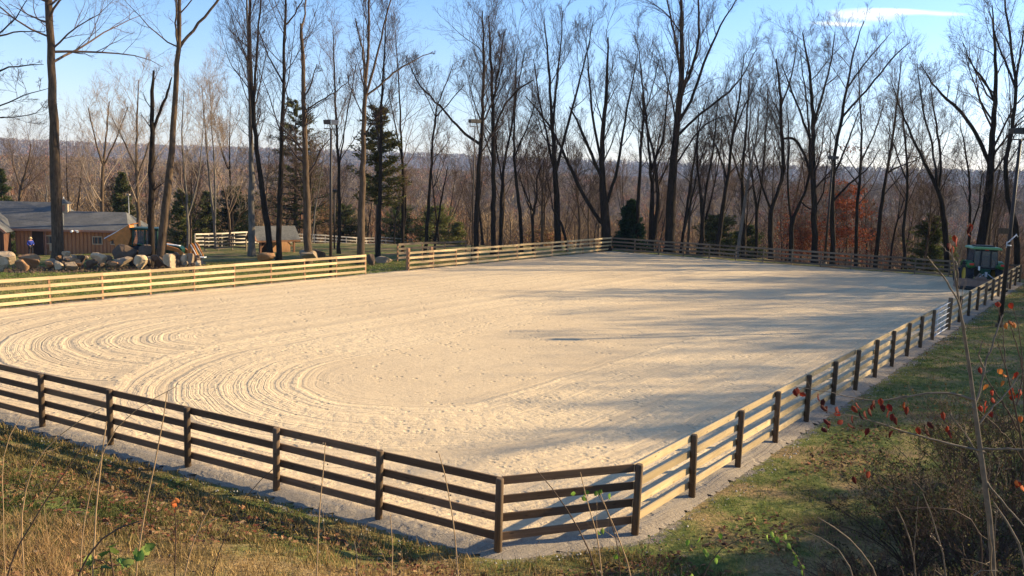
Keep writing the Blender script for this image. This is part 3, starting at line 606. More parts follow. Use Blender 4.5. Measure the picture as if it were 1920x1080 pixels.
hero('dark Y-shaped tree forking at the height of the small fir', 80, [[(1316, 460, 10), (1318, 400, 10), (1312, 350, 7), (1306, 290, 5), (1310, 210, 3)], [(1318, 405, 7), (1326, 340, 6), (1340, 270, 5), (1346, 180, 2)]], 32, nl=10, nb=8, nt=6, ll=(.2, .36), t0=.3)
hero('dark trunk leaning right with a bright rim, one of a crossing pair', 80, [[(1346, 462, 12), (1356, 390, 11), (1366, 320, 9), (1376, 240, 7), (1388, 170, 5), (1395, 100, 2)], [(1362, 340, 6), (1350, 290, 5), (1330, 250, 3)], [(1375, 250, 5), (1395, 200, 4), (1420, 150, 2)]], 33, nl=11, nb=8, nt=7, t0=.35, ll=(.16, .32))
hero('pale-barked stem leaning left across the crossing pair of dark trunks', 76, [[(1384, 462, 9), (1394, 400, 8), (1404, 330, 6), (1418, 260, 5), (1425, 190, 2)]], 34, bark='bark_grey', nl=12, nb=7, nt=6, t0=.4, ll=(.2, .32))
hero('straight dark trunk standing behind the pale leaning stem', 82, [[(1394, 460, 11), (1394, 390, 10), (1392, 320, 8), (1400, 230, 6), (1405, 150, 3)], [(1393, 340, 6), (1372, 290, 5), (1360, 230, 3)]], 35, nl=11, nb=8, nt=7, t0=.35, ll=(.18, .34))
hero('slender forked tree leaning in a narrow V left of the big Y tree', 82, [[(1418, 462, 8), (1420, 400, 8), (1412, 340, 6), (1402, 280, 4), (1408, 190, 2)], [(1420, 405, 6), (1430, 330, 5), (1436, 250, 4), (1440, 160, 2)]], 36, nl=10, nb=8, nt=6, t0=.3, ll=(.2, .36))
hero('big dark Y tree with a heavy twisted right fork and a broad round crown', 79, [[(1446, 464, 13), (1444, 395, 12), (1455, 370, 10), (1470, 330, 11), (1466, 260, 10), (1464, 180, 8), (1455, 110, 4)], [(1444, 392, 7), (1432, 360, 6), (1422, 320, 5), (1410, 260, 3)], [(1466, 260, 7), (1488, 255, 8), (1505, 280, 8), (1522, 330, 8)], [(1464, 200, 5), (1485, 140, 4), (1496, 70, 2)]], 37, nl=10, nb=9, nt=7, t0=.35, ll=(.18, .34))
hero('dark tree with wide candelabra forks left of the far floodlight', 79, [[(1484, 466, 12), (1482, 420, 12), (1502, 380, 8), (1520, 330, 7), (1518, 250, 6), (1510, 170, 4), (1500, 90, 2)], [(1482, 425, 7), (1476, 350, 6), (1480, 270, 5), (1476, 190, 2)], [(1500, 385, 5), (1525, 400, 5), (1545, 360, 4), (1552, 300, 2)]], 38, nl=9, nb=8, nt=7, t0=.35, ll=(.2, .34))
hero('stout straight tree with a full rounded crown just left of the far floodlight', 78, [[(1528, 472, 15), (1526, 380, 14), (1524, 290, 13), (1524, 200, 10), (1516, 120, 7), (1505, 60, 3)], [(1524, 270, 8), (1500, 210, 6), (1480, 160, 5), (1465, 120, 2)], [(1525, 230, 8), (1545, 170, 6), (1560, 110, 4), (1566, 60, 2)]], 39, nl=12, nb=9, nt=7, t0=.3, ll=(.16, .32))
hero('dark tree with long limbs swept up to the right beside the far floodlight', 78, [[(1562, 472, 13), (1560, 380, 12), (1564, 290, 10), (1580, 210, 9), (1590, 150, 6), (1605, 80, 4), (1620, 40, 2)], [(1580, 220, 7), (1615, 180, 6), (1650, 140, 5), (1680, 100, 4), (1705, 80, 2)], [(1586, 165, 5), (1620, 120, 4), (1655, 80, 3), (1672, 60, 1.5)], [(1562, 320, 7), (1590, 270, 5), (1610, 210, 3)], [(1561, 380, 7), (1590, 345, 6), (1625, 320, 4), (1650, 280, 2)]], 40, nl=8, nb=8, nt=7, t0=.35, ll=(.14, .28))
hero('thin dark tree right of the russet foliage, gently S-curved', 80, [[(1606, 474, 9), (1606, 400, 8), (1612, 330, 8), (1616, 260, 6), (1612, 180, 4), (1608, 110, 2)], [(1614, 300, 5), (1640, 250, 4), (1660, 190, 2)]], 41, nl=12, nb=8, nt=7, t0=.3, ll=(.2, .36))
hero('slanting dark trunk leaning right behind the middle of the far fence', 80, [[(1644, 476, 11), (1650, 400, 10), (1660, 340, 9), (1672, 270, 7), (1684, 180, 5), (1690, 110, 2)], [(1664, 330, 6), (1690, 310, 4), (1720, 300, 2)]], 42, nl=12, nb=8, nt=7, t0=.35, ll=(.18, .34))
hero('thin crooked dark tree with a snaking stem between two leaning trunks', 78, [[(1698, 482, 9), (1692, 440, 8), (1700, 390, 8), (1702, 320, 7), (1696, 250, 5), (1690, 170, 2)], [(1700, 340, 5), (1680, 290, 4), (1665, 230, 2)]], 43, nl=11, nb=8, nt=7, t0=.35, ll=(.2, .36))
hero('dark trunk dividing into two long leaders that sweep left, behind the sapling tip', 76, [[(1777, 496, 15), (1772, 420, 14), (1762, 360, 13), (1735, 310, 9), (1712, 260, 7), (1690, 210, 5), (1670, 150, 2)], [(1762, 365, 9), (1766, 290, 7), (1752, 220, 5), (1745, 160, 2)], [(1760, 350, 7), (1750, 280, 6), (1730, 210, 5), (1720, 120, 2)]], 44, nl=9, nb=8, nt=7, t0=.35, ll=(.18, .34))
hero('heavy dark trunk behind the green tractor with a great limb arching left', 74, [[(1835, 480, 24), (1850, 400, 22), (1858, 320, 20), (1862, 240, 15), (1868, 160, 11), (1865, 80, 7), (1860, 10, 3)], [(1856, 310, 12), (1836, 260, 11), (1808, 215, 9), (1780, 190, 8), (1750, 160, 5), (1725, 120, 2)], [(1866, 190, 7), (1845, 150, 6), (1822, 120, 4), (1805, 80, 2)]], 45, nl=10, nb=8, nt=7, t0=.35, ll=(.16, .32))
hero('dark forked tree beyond the tall right floodlight, rising past the top right corner', 70, [[(1908, 480, 14), (1905, 420, 14), (1888, 370, 13), (1884, 310, 12), (1900, 230, 10), (1906, 160, 9), (1896, 90, 7), (1886, 20, 5), (1880, -60, 2)], [(1904, 165, 7), (1890, 130, 6), (1870, 80, 4), (1855, 20, 2)], [(1905, 150, 6), (1915, 90, 5), (1925, 30, 3)]], 46, nl=10, nb=9, nt=7, t0=.35, ll=(.16, .32))
hero('thin dark stems just left of the heavy trunk behind the tractor', 75, [[(1816, 485, 8), (1818, 420, 7), (1820, 360, 6), (1812, 290, 5), (1800, 230, 2)], [(1822, 430, 5), (1836, 390, 4), (1840, 330, 3)]], 47, nl=9, nb=7, nt=6, ll=(.2, .34))
hero('tree out of frame whose branches reach into the top left corner of the sky', 50, [[(-120, 560, 26), (-122, 380, 24), (-125, 150, 20), (-118, -60, 14)], [(-122, 200, 8), (-60, 165, 7), (0, 130, 5), (60, 120, 3), (82, 121, 1.5)], [(-122, 90, 9), (-60, 90, 7), (0, 65, 5), (35, 58, 4), (84, 60, 2)], [(-122, 250, 8), (-50, 225, 6), (0, 195, 4), (50, 178, 3), (90, 166, 1.5)], [(-122, 260, 7), (-40, 225, 5), (20, 218, 3), (75, 216, 2), (86, 190, 1)], [(-122, 80, 8), (-40, 85, 5), (20, 48, 4), (50, 0, 2)]], 48, nl=6, nb=5, nt=5, t0=.45, ll=(.1, .25), la=(30, 70), up=.2)
hero('reddish-brown bare tree with a rounded crown far behind the tall barn roof', 112, [[(35, 385, 8), (38, 350, 7), (50, 320, 5), (58, 270, 3)], [(37, 352, 5), (28, 320, 4), (18, 270, 2)]], 49, bark='bark_mid', twig='twig_mid', nl=14, nb=9, nt=8, t0=.15, ll=(.3, .55))
hero('pale dead twisted stem standing above the junction of the barn roofs', 90, [[(92, 400, 4), (86, 385, 4), (88, 350, 4), (84, 320, 2)], [(87, 375, 3), (74, 360, 2), (66, 345, 1)]], 50, bark='bark_grey', twig='twig_pale', nl=4, nb=3, nt=3)

# trees just outside the right edge: they carry the long streaks of shade across the sand
def proc_tree(r, H, rb, lean=.06, forks=2, t0=.3):
    k = 14; zz = np.linspace(0, 1, k); d = r.normal(size=2) * lean
    P = np.stack([d[0] * H * zz ** 1.3 + .02 * H * np.sin(zz * 5 + r.uniform(0, 6)), d[1] * H * zz ** 1.3, H * zz], 1); P[0, 2] = -.35
    R = rb * (1 - .88 * zz) ; R[0] *= 1.35; st = [(P, R)]
    for f in range(forks):
        t = r.uniform(.3, .6); i = int(t * k); a = r.uniform(0, 2 * pi); L_ = H * (1 - t) * r.uniform(.75, .98); s_ = np.linspace(0, 1, k)
        out = np.array([cos(a), sin(a)]) * L_ * r.uniform(.22, .42)
        Q = np.stack([P[i, 0] + out[0] * s_ ** .8, P[i, 1] + out[1] * s_ ** .8, P[i, 2] + L_ * .95 * s_ ** 1.1], 1); st.append((Q, R[i] * .7 * (1 - .85 * s_)))
    return st
TPROTO = []
def tree_at(label, x, y, H, rb, seed, bark='bark_dark', twig='twig_dark', group=None, name='bare_tree', **cr):
    r = np.random.default_rng(seed); z = tz(x, y); st = [(P + np.array([x, y, z]), R) for P, R in proc_tree(r, H, rb)]
    kw = dict(nl=11, nb=8, nt=6, n4=2, t0=.25, ll=(.2, .4), tw=1.5 if rb != .24 else 2.3); kw.update(cr)
    return put_tree(name, label, 'tree', (x, y, z), st, r, MT[bark], MT[twig], kw, group)
for i, (x, y, H) in enumerate([(44, 34, 17), (52, 42, 18), (48, 50, 16), (57, 55, 19), (60, 63, 18), (64, 70, 19), (54, 66, 17), (50, 37, 19), (70, 60, 20), (68, 78, 20), (46, 27, 16), (41, 46, 15), (45, 58, 17), (50, 74, 18), (58, 48, 20), (62, 56, 21), (66, 88, 20), (74, 70, 22), (56, 36, 19), (64, 44, 20), (47, 66, 15), (52, 30, 18), (72, 64, 22), (78, 80, 22), (60, 72, 20), (68, 54, 21), (76, 72, 22), (54, 58, 19), (57, 63, 20), (80, 66, 23), (70, 82, 22), (84, 76, 23), (60, 45, 20), (53, 39, 18)]):
    tree_at('bare tree standing beyond the right edge of the view, shading the sand', x, y, H, .24, 100 + i, group='bare trees outside the frame on the right')

# a rank of thinner trees behind the nearer ones: one pool of kinds, copied
def copy_thing(root, loc, rz, sc, label=None):
    c = root.copy(); COL.objects.link(c); c.location = loc; c.rotation_euler = (0, 0, rz); c.scale = (sc, sc, sc)
    if label: c['label'] = label
    for ch in root.children:
        k = ch.copy(); COL.objects.link(k); k.parent = c
    return c
spots = []
r = np.random.default_rng(5)
for Y0, n_, lo, hi in ((90, 10, 860, 1900), (100, 11, 850, 1915), (114, 13, 560, 1915), (132, 12, 380, 1915), (152, 12, 100, 1915), (104, 6, 130, 620), (122, 6, 10, 700)):
    for k in range(n_):
        x = lo + (hi - lo) * (k + r.uniform(.1, .9)) / n_; Y = Y0 + r.uniform(-4, 5); p = at(x, 450, Y); spots.append((p.x, Y, x))
kinds = []
for i in range(9):
    q = spots[i * 7]
    H = [15, 13, 16, 12, 14, 17, 11, 14, 13][i]; rb = .14 + .02 * (i % 4)
    kinds.append(tree_at('', q[0], q[1], H, rb, 200 + i, 'bark_dark' if i % 3 else 'bark_mid', ['twig_dark', 'twig_mid', 'twig_mid'][i % 3], nl=11, nb=7, nt=6, n4=2, ll=(.22, .42)))
LMK = [(0, 60, 'over the tall barn roof'), (60, 150, 'beside the huge trunk'), (150, 235, 'over the low barn roof'), (235, 330, 'behind the backhoe'), (330, 400, 'behind the loader arms'), (400, 470, 'left of the well house'), (470, 560, 'behind the well house'), (560, 640, 'beside the two-tone floodlight'), (640, 690, 'behind the three-leader trunk'), (690, 760, 'beside the round-topped conifer'), (760, 830, 'over the olive bush'),
       (830, 890, 'left of the long-limbed tree'), (890, 960, 'behind the straight dark trunks'), (960, 1030, 'by the small crooked tree'), (1030, 1100, 'behind the sheaf-like tree'), (1100, 1160, 'behind the V-shaped tree'), (1160, 1230, 'over the black-green fir'), (1230, 1290, 'behind the tallest tree'), (1290, 1340, 'right of the tallest tree'), (1340, 1400, 'by the crossing pair of trunks'), (1400, 1470, 'behind the big Y tree'),
       (1470, 1540, 'left of the far floodlight'), (1540, 1600, 'by the russet tree'), (1600, 1660, 'right of the russet tree'), (1660, 1730, 'by the snaking stem'), (1730, 1790, 'behind the sapling tip'), (1790, 1850, 'left above the tractor'), (1850, 1930, 'right above the tractor')]
RK = [(95, 'nearest rank'), (107, 'second rank'), (123, 'third rank'), (142, 'fourth rank'), (999, 'farthest rank')]
seen = {}
for i, (x, y, px) in enumerate(spots):
    z = tz(x, y); lm = [n for a, b, n in LMK if a <= px < b or (px < 0 and a == 0)][0]; rk = [n for d_, n in RK if y < d_][0]
    if i < 63 and i % 7 == 0: o = kinds[i // 7]; o.rotation_euler = (0, 0, 0)
    else: o = copy_thing(kinds[r.integers(9)], (x, y, z), r.uniform(0, 6.28), r.uniform(.75, 1.15))
    key = f'thin bare tree of the {rk} {lm}'; o['label'] = key; o['group'] = 'thin bare trees behind the nearer trunks'
    if key in seen: o['label'] = key + ', right of its twin'
    seen[key] = 1

# evergreens: trunk > sprays of needles
def leaf_tris(r, C, S, D, col, var, flat=.3):
    """C (n,3) centres, S sizes, D preferred directions"""
    n = len(C); a = norm(D + r.normal(size=(n, 3)) * .55); b = norm(np.cross(a, r.normal(size=(n, 3))))
    V = np.stack([C - b * S[:, None] * flat, C + b * S[:, None] * flat, C + a * S[:, None]], 1).reshape(-1, 3)
    c = np.array(col)[None] * (1 + var * r.normal(size=(n, 1))); c = np.clip(c * (1 + .12 * r.normal(size=(n, 3))), .004, 1)
    return V, np.arange(3 * n).reshape(-1, 3), np.repeat(c, 3, 0)
def evergreen(name, label, x, y, H, W, seed, col=(.032, .052, .018), z0=.12, dens=1.0, shape=.8, group=None, lean=0, size=.34, clump=1.0, cat='tree', dome=False):
    r = np.random.default_rng(seed); z = tz(x, y); root = thing(name, label, cat, (x, y, z), 0, group)
    P = np.stack([lean * np.linspace(0, 1, 8) * H, np.zeros(8), np.linspace(-.3, H * .97, 8)], 1); V, Fq = tubes(P[None], np.linspace(H * .017 + .04, .02, 8)[None], 8)
    o = link(bpy.data.objects.new('trunk', npmesh('trunk', V, Fq, MT['bark_mid'], True))); o.parent = root
    nb = int(85 * dens * (1 + H / 14)); t = z0 + (1 - z0) * (np.arange(nb) + r.uniform(0, 1, nb)) / nb; az = r.uniform(0, 2 * pi, nb) 
    prof = np.sqrt(np.clip(1 - t ** 2.4, .02, 1)) if dome or cat == 'bush' else np.clip(1 - t, .03, 1) ** shape
    Lb = W * 1.12 * prof * r.uniform(.55, 1.12, nb) * (.75 + .25 * np.sin(az * 2 + seed) * clump)
    d = np.stack([np.cos(az), np.sin(az), r.uniform(-.15, .35, nb)], 1); b0 = np.stack([lean * t * H, 0 * t, t * H], 1)
    ks = np.linspace(0, 1, 4); BP = b0[:, None] + d[:, None] * (Lb[:, None] * ks[None])[..., None]; BP[..., 2] += r.normal(size=(nb, 1)) * .12 * Lb[:, None] * ks + (.10 * ks ** 2 * Lb[:, None]) - .06 * Lb[:, None] * np.sin(ks * 3)
    V1, F1_ = tubes(BP, np.maximum(.02 * Lb[:, None] * np.linspace(1, .3, 4)[None], .006), 3)
    o = link(bpy.data.objects.new('branches', npmesh('branches', V1, F1_, MT['bark_dark']))); o.parent = root
    m = int(120 * dens); bi = np.repeat(np.arange(nb), m); u = r.uniform(.18, 1.05, len(bi)) ** .8; j = np.minimum((u * 3).astype(int), 2); w = np.clip(u * 3 - j, 0, 1.15)[:, None]
    C = BP[bi, j] * (1 - w) + BP[bi, j + 1] * w + r.normal(size=(len(bi), 3)) * (np.array([.17, .17, .13]) * (.5 + .22 * Lb[bi][:, None]))
    S = size * r.uniform(.5, 1.2, len(bi)); V, Fq, c = leaf_tris(r, C, S, d[bi] + np.array([0, 0, .15]), tuple(v * k_ for v, k_ in zip(col, (2.1, 1.85, 1.6))), .28, .2)
    o = link(bpy.data.objects.new('foliage', npmesh('foliage', V, Fq, MT['leafcol'], col=c))); o.parent = root
    return root
def eg(name, label, px, Y, py_top, wpx, seed, **k):
    p = at(px, 450, Y); z = tz(p.x, Y); H = at(px, py_top, Y).z - z; return evergreen(name, label, p.x, Y, H, wpx / FPX * Y / 2, seed, **k)
GR = (.040, .058, .020); OL = (.075, .088, .026)
eg('conifer', 'tall dark conifer behind the well house, rising between bare trunks', 555, 112, 190, 120, 1, col=(.050, .056, .022), z0=.14, shape=.5, dens=.85, clump=2.4)
eg('conifer', 'tall round-topped conifer right of the three-leader grey trunk', 708, 76, 205, 88, 2, col=(.062, .064, .024), z0=.34, shape=.38, dens=.85, clump=2.6)
eg('conifer', 'dark layered conifer rising behind the raised orange bucket', 232, 98, 325, 95, 3, col=(.045, .055, .022), z0=.05, shape=.7)
eg('fir', 'black-green fir standing at the far corner of the arena', 1180, 81, 378, 84, 4, col=(.012, .030, .016), z0=.02, shape=.75, dens=1.3)
eg('evergreen_bush', 'broad olive-green evergreen bush right of the opening, nearest the far left fence', 815, 122, 388, 130, 5, col=OL, z0=.02, shape=.45, size=.28, cat='bush')
eg('evergreen_bush', 'green evergreen bush directly behind the opening', 748, 122, 383, 100, 6, col=GR, z0=.02, shape=.45, size=.28, cat='bush')
eg('evergreen_bush', 'dark evergreen bush behind the slim trunks just left of the opening', 645, 120, 385, 90, 7, col=(.035, .045, .018), z0=.02, shape=.5, size=.28, cat='bush')
eg('evergreen_tree', 'dark shadowy evergreen between the pale twin trunks and the well house', 440, 116, 352, 110, 8, col=(.022, .032, .014), z0=.02, shape=.5)
eg('evergreen_tree', 'yellow-green evergreen behind the leaning sunlit trunk', 345, 112, 358, 100, 9, col=OL, z0=.02, shape=.55)
eg('evergreen_tree', 'mid-green evergreen left of the pale twin trunks', 390, 114, 362, 90, 10, col=(.05, .06, .022), z0=.02, shape=.5)
eg('evergreen_bush', 'small pale green bush behind the far left fence, right of the broad olive bush', 858, 122, 418, 50, 11, col=(.10, .11, .035), z0=.02, shape=.5, size=.25, cat='bush')
eg('evergreen_tree', 'dark green evergreen visible behind the trunks left of the barn cupola', 8, 108, 318, 70, 12, col=(.04, .055, .022), z0=.1, shape=.6)
eg('evergreen_bush', 'dull green bush behind the far fence under the dark Y-shaped tree', 1345, 96, 405, 95, 13, col=(.055, .065, .026), z0=.02, shape=.5, size=.3, cat='bush')
eg('evergreen_bush', 'dull green bush behind the far fence left of the tractor', 1745, 92, 405, 90, 14, col=(.05, .065, .024), z0=.02, shape=.5, size=.3, cat='bush')
eg('evergreen_bush', 'low green shrub behind the far fence at the foot of the crossing trunks', 1400, 100, 425, 70, 15, col=(.04, .055, .022), z0=.02, shape=.5, size=.28, cat='bush')
eg('brown_thicket', 'brown leafless thicket behind the cream fence between the snapped trunk and the floodlight', 610, 116, 380, 80, 16, col=(.13, .085, .045), z0=.02, shape=.45, size=.22, dens=.55, cat='bush')
# russet beeches still in leaf
def russet(label, px, Y, top, wpx, seed, col=(.30, .085, .035), dens=.5):
    p = at(px, 450, Y); z = tz(p.x, Y); H = at(px, top, Y).z - z; r = np.random.default_rng(seed); W = wpx / FPX * Y / 2
    st = [(P + np.array([p.x, Y, z]), R) for P, R in proc_tree(r, H, .10, forks=3)]
    root = put_tree('russet_tree', label, 'tree', (p.x, Y, z), st, r, MT['bark_mid'], MT['twig_mid'], dict(nl=10, nb=7, nt=5, n4=2, t0=.15, ll=(.25, .45), up=.05))
    n = int(5200 * dens); c0 = r.normal(size=(70, 3)) * np.array([W * .5, W * .5, H * .22]) + np.array([0, 0, H * .52]); ci = r.integers(70, size=n)
    C = c0[ci] + r.normal(size=(n, 3)) * np.array([.6, .6, .22]); C = C[C[:, 2] > .3]; n = len(C)
    V, Fq, c = leaf_tris(r, C, .20 * r.uniform(.6, 1.3, n), np.tile([0, 0, -.3], (n, 1)), col, .3, .4)
    o = link(bpy.data.objects.new('foliage', npmesh('foliage', V, Fq, MT['leafcol'], col=c))); o.parent = root
russet('orange-brown young beech still in leaf just right of the far floodlight', 1586, 88, 345, 75, 1, dens=.9)
russet('orange-brown young beech in leaf left of the far floodlight, low behind the fence', 1505, 90, 400, 65, 2, col=(.33, .11, .05), dens=.55)
russet('faint russet sapling canopy behind the candelabra tree', 1480, 97, 330, 70, 3, col=(.20, .075, .05), dens=.25)
russet('faint russet understory tree behind the slanting trunk', 1635, 98, 395, 50, 4, col=(.22, .08, .05), dens=.25)
russet('low tan-orange brush behind the far left fence by the sturdy trunk', 1018, 95, 425, 80, 5, col=(.30, .17, .08), dens=.4)

# the wooded valley and hillside beyond: far too many trees to count
def woodland():
    r = np.random.default_rng(77); Vs = []; Cs = []
    def band(R0_, R1_, n, strands, wid, hmin, hmax, a0=-.64, a1=.68):
        rr = np.sqrt(r.uniform(R0_ ** 2, R1_ ** 2, n)); a = r.uniform(a0, a1, n); x = rr * np.sin(a); y = rr * np.cos(a); z = terr(x, y)
        H = r.uniform(hmin, hmax, n); W = H * r.uniform(.22, .36, n); B = np.stack([x, y, z], 1)
        tone = r.uniform(0, 1, n) + .35 * wav(x, y, .02, 5, 12)
        base = np.array([.27, .18, .095])[None] * (.72 + .5 * tone[:, None]); red = r.uniform(0, 1, n) < .10; base[red] = base[red] * np.array([1.35, .85, .75]); 
        pale = r.uniform(0, 1, n) < .05; base[pale] *= 1.5
        # trunk streaks
        w = np.repeat(B, 1, 0); tw = .10 + rr * .00035
        side = np.stack([np.cos(a), -np.sin(a), 0 * a], 1)
        Vs.append(np.stack([B - side * tw[:, None], B + side * tw[:, None], B + np.stack([r.normal(size=n) * .4, r.normal(size=n) * .4, H * .9], 1)], 1).reshape(-1, 3)); Cs.append(np.repeat(base * .8, 3, 0))
        m = strands; ti = np.repeat(np.arange(n), m); N = len(ti)
        th = r.uniform(0, 2 * pi, N); t = r.uniform(.28, .85, N); L_ = H[ti] * r.uniform(.16, .40, N) * (1.15 - t); out = r.uniform(.3, 1.0, N)
        S = B[ti] + np.stack([W[ti] * np.cos(th) * r.uniform(0, .75, N), W[ti] * np.sin(th) * r.uniform(0, .75, N), H[ti] * t], 1)
        d = norm(np.stack([np.cos(th) * out, np.sin(th) * out, r.uniform(.5, 1.3, N)], 1)); b = norm(np.cross(d, r.normal(size=(N, 3))))
        ww = (wid + rr[ti] * .00016)[:, None]
        Vs.append(np.stack([S - b * ww, S + b * ww, S + d * L_[:, None]], 1).reshape(-1, 3)); Cs.append(np.repeat(base[ti] * r.uniform(.75, 1.25, (N, 1)), 3, 0))
    band(150, 260, 620, 190, .025, 11, 16); band(250, 450, 1500, 120, .05, 11, 16); band(440, 800, 3200, 70, .11, 12, 17); band(780, 1300, 5200, 36, .22, 13, 18)
    V = np.concatenate(Vs); C = np.concatenate(Cs)
    o = link(bpy.data.objects.new('far_woodland', npmesh('far_woodland', V, np.arange(len(V)).reshape(-1, 3), MT['wood_far'], col=C)))
    tag(o, 'brown leafless woodland covering the valley and the hillside beyond the arena', 'woodland', kind='stuff')
    # the ridge crest, so that its skyline is treed
    Vs.clear(); Cs.clear(); band(1900, 3300, 9000, 10, 1.6, 14, 22, -.60, .62)
    V = np.concatenate(Vs); C = np.concatenate(Cs)
    o = link(bpy.data.objects.new('ridge_woodland', npmesh('ridge_woodland', V, np.arange(len(V)).reshape(-1, 3), MT['wood_far'], col=C)))
    tag(o, 'woodland clothing the distant blue ridge on the skyline', 'woodland', kind='stuff')
woodland()
# haze in the air
hb = MB(); hb.box((0, 60, 60), (7800, 7900, 220)); hz = hb.build('haze', None); tag(hz, kind='stuff'); hz['label'] = 'thin blue haze lying over the valley'; hz['category'] = 'haze'
hm = bpy.data.materials.new('haze'); hm.use_nodes = True; hn = hm.node_tree.nodes; hn.remove(hn['Principled BSDF'])
pv = hn.new('ShaderNodeVolumePrincipled'); pv.inputs['Color'].default_value = (.42, .62, 1, 1); pv.inputs['Density'].default_value = .0001; pv.inputs['Anisotropy'].default_value = 0
hm.node_tree.links.new(pv.outputs[0], hn['Material Output'].inputs['Volume']); hz.data.materials.append(hm)
# ------------------------------------------------------------------ barn
MT['siding'] = None
def mat_siding(name, c1, c2, pitch=.32):
    t = NT(name); o = t.tc.outputs['Object']; g = t.noise(t.vec(o, (7, 7, .8)), 1, 5, .6)
    t.col(t.ramp(g, [(.3, c1), (.7, c2)])); t.bump(g, .004); return t.m
MT['siding'] = mat_siding('brown_siding', (.40, .17, .072), (.54, .25, .115))
MT['batten'] = mat_siding('brown_batten', (.27, .115, .055), (.38, .18, .09))
MT['fascia'] = mat_plain('brown_fascia', (.38, .18, .11), .8)
t = NT('grey_shingles'); o = t.tc.outputs['Object']; br = t.n.new('ShaderNodeTexBrick'); t.put(t.vec(o, (1, 1, 1)), br.inputs['Vector'])
br.inputs['Scale'].default_value = 3.2; br.inputs['Color1'].default_value = L(.085, .085, .082); br.inputs['Color2'].default_value = L(.125, .122, .115); br.inputs['Mortar'].default_value = L(.07, .07, .075); br.inputs['Mortar Size'].default_value = .02
t.col(t.mix(t.mapr(t.noise(o, .8, 4), .4, .7, 0, .4), br.outputs[0], L(.19, .18, .165))); t.bump(t.noise(o, 30, 3), .01); MT['shingle'] = t.m
MT['glass_dark'] = mat_plain('dark_glass', (.05, .06, .07), .12, 0, .1, 3, spec=.6)
MT['frame_tan'] = mat_plain('tan_frame', (.50, .36, .22), .7)
MT['door_dark'] = mat_plain('dark_doorway', (.05, .028, .02), .9)
MT['white'] = mat_plain('white_paint', (.78, .77, .74), .5, 0, .05)
def slab(mb, pts, th):       # pts: 4 roof corners ccw seen from above; extruded downwards
    P = [Vector(p) for p in pts]; n = (P[1] - P[0]).cross(P[3] - P[0]).normalized(); n = n if n.z > 0 else -n; Q = [p - n * th for p in P]
    mb.add(P + Q, [(0, 1, 2, 3), (7, 6, 5, 4)] + [(i, i + 4, (i + 1) % 4 + 4, (i + 1) % 4) for i in range(4)])
BY = 80.0
bl = at(30, 470, BY); brr = at(238, 470, BY + 1.5); gz = tz(bl.x + 5, BY) - .15
ue = Vector((brr.x - bl.x, brr.y - bl.y, 0)); BL = ue.length; bang = atan2(ue.y, ue.x)
barn = thing('barn', 'long low brown board-and-batten barn with grey shingle roofs and a small cupola', 'barn', (bl.x, bl.y, gz), bang)
ez = at(130, 432, BY).z - gz; rz1 = at(160, 397, BY + 3.5).z - gz; rz2 = at(60, 378, BY + 4.5).z - gz; DPT = 7.0
mb = MB(); mb.box((BL / 2, .06, ez / 2), (BL, .12, ez)); mb.box((BL - .06, DPT / 2, ez / 2), (.12, DPT - .25, ez)); mb.box((BL / 2, DPT - .06, ez / 2), (BL, .12, ez)); mb.box((.06, DPT / 2, ez / 2), (.12, DPT - .25, ez)); mb.build('wall', MT['siding'], barn)
mb = MB(); x = .1
while x < BL - .05:
    if not (BL * .12 < x < BL * .245): mb.box((x, -.035, ez / 2 - .03), (.06, .07, ez - .1))
    x += .36
mb.build('battens', MT['batten'], barn)
mb = MB(); slab(mb, [(2.2, -.45, ez + .02), (BL + .35, -.45, ez + .02), (BL - 1.0, DPT / 2, rz1), (2.2, DPT / 2, rz1)], .12); slab(mb, [(BL + .35, DPT + .45, ez + .02), (2.2, DPT + .45, ez + .02), (2.2, DPT / 2 + .01, rz1), (BL - 1.0, DPT / 2 + .01, rz1)], .12)
mb.add([(BL + .35, -.45, ez), (BL + .35, DPT + .45, ez), (BL - 1.0, DPT / 2, rz1 - .02)], [(0, 1, 2)]); rf = mb.build('roof', MT['shingle'], barn)
mb = MB(); slab(mb, [(-6, -.46, ez + .05), (4.62, -.46, ez + .05), (2.6, DPT / 2 + 1, rz2), (-6, DPT / 2 + 1, rz2)], .14); slab(mb, [(4.62, DPT + 1.5, ez + .05), (-6, DPT + 1.5, ez + .05), (-6, DPT / 2 + 1.01, rz2), (2.6, DPT / 2 + 1.01, rz2)], .14); mb.add([(4.62, -.46, ez + .03), (4.62, DPT + 1.5, ez + .03), (2.6, DPT / 2 + 1, rz2 - .02)], [(0, 1, 2)])
mb.build('roof', MT['shingle'], barn)
MB().box((BL / 2 - 3, -.47, ez - .06), (BL + 6.6, .04, .2)).build('fascia', MT['fascia'], barn)
MB().box((BL / 2, .2 - .33, ez - .17), (BL, .5, .02)).build('soffit', MT['fascia'], barn)
cu = thing('cupola', '', '', (0, 0, 0)); del cu['label'], cu['category']; bpy.data.objects.remove(cu)
cx_ = (at(126, 400, BY + 3.5).x - bl.x)
mb = MB(); mb.box((cx_, DPT / 2, rz1 + .25), (.95, .95, 1.0)); cpo = mb.build('cupola', MT['frame_tan'], barn)
mb = MB(); mb.add([(cx_ - .62, DPT / 2 - .62, rz1 + .75), (cx_ + .62, DPT / 2 - .62, rz1 + .75), (cx_ + .62, DPT / 2 + .62, rz1 + .75), (cx_ - .62, DPT / 2 + .62, rz1 + .75), (cx_, DPT / 2, rz1 + 1.25)], [(0, 1, 4), (1, 2, 4), (2, 3, 4), (3, 0, 4), (3, 2, 1, 0)]); mb.build('cupola_roof', MT['shingle'], cpo)
MB().box((cx_, DPT / 2 - .49, rz1 + .30), (.55, .04, .6)).build('louvre', MT['fascia'], cpo)
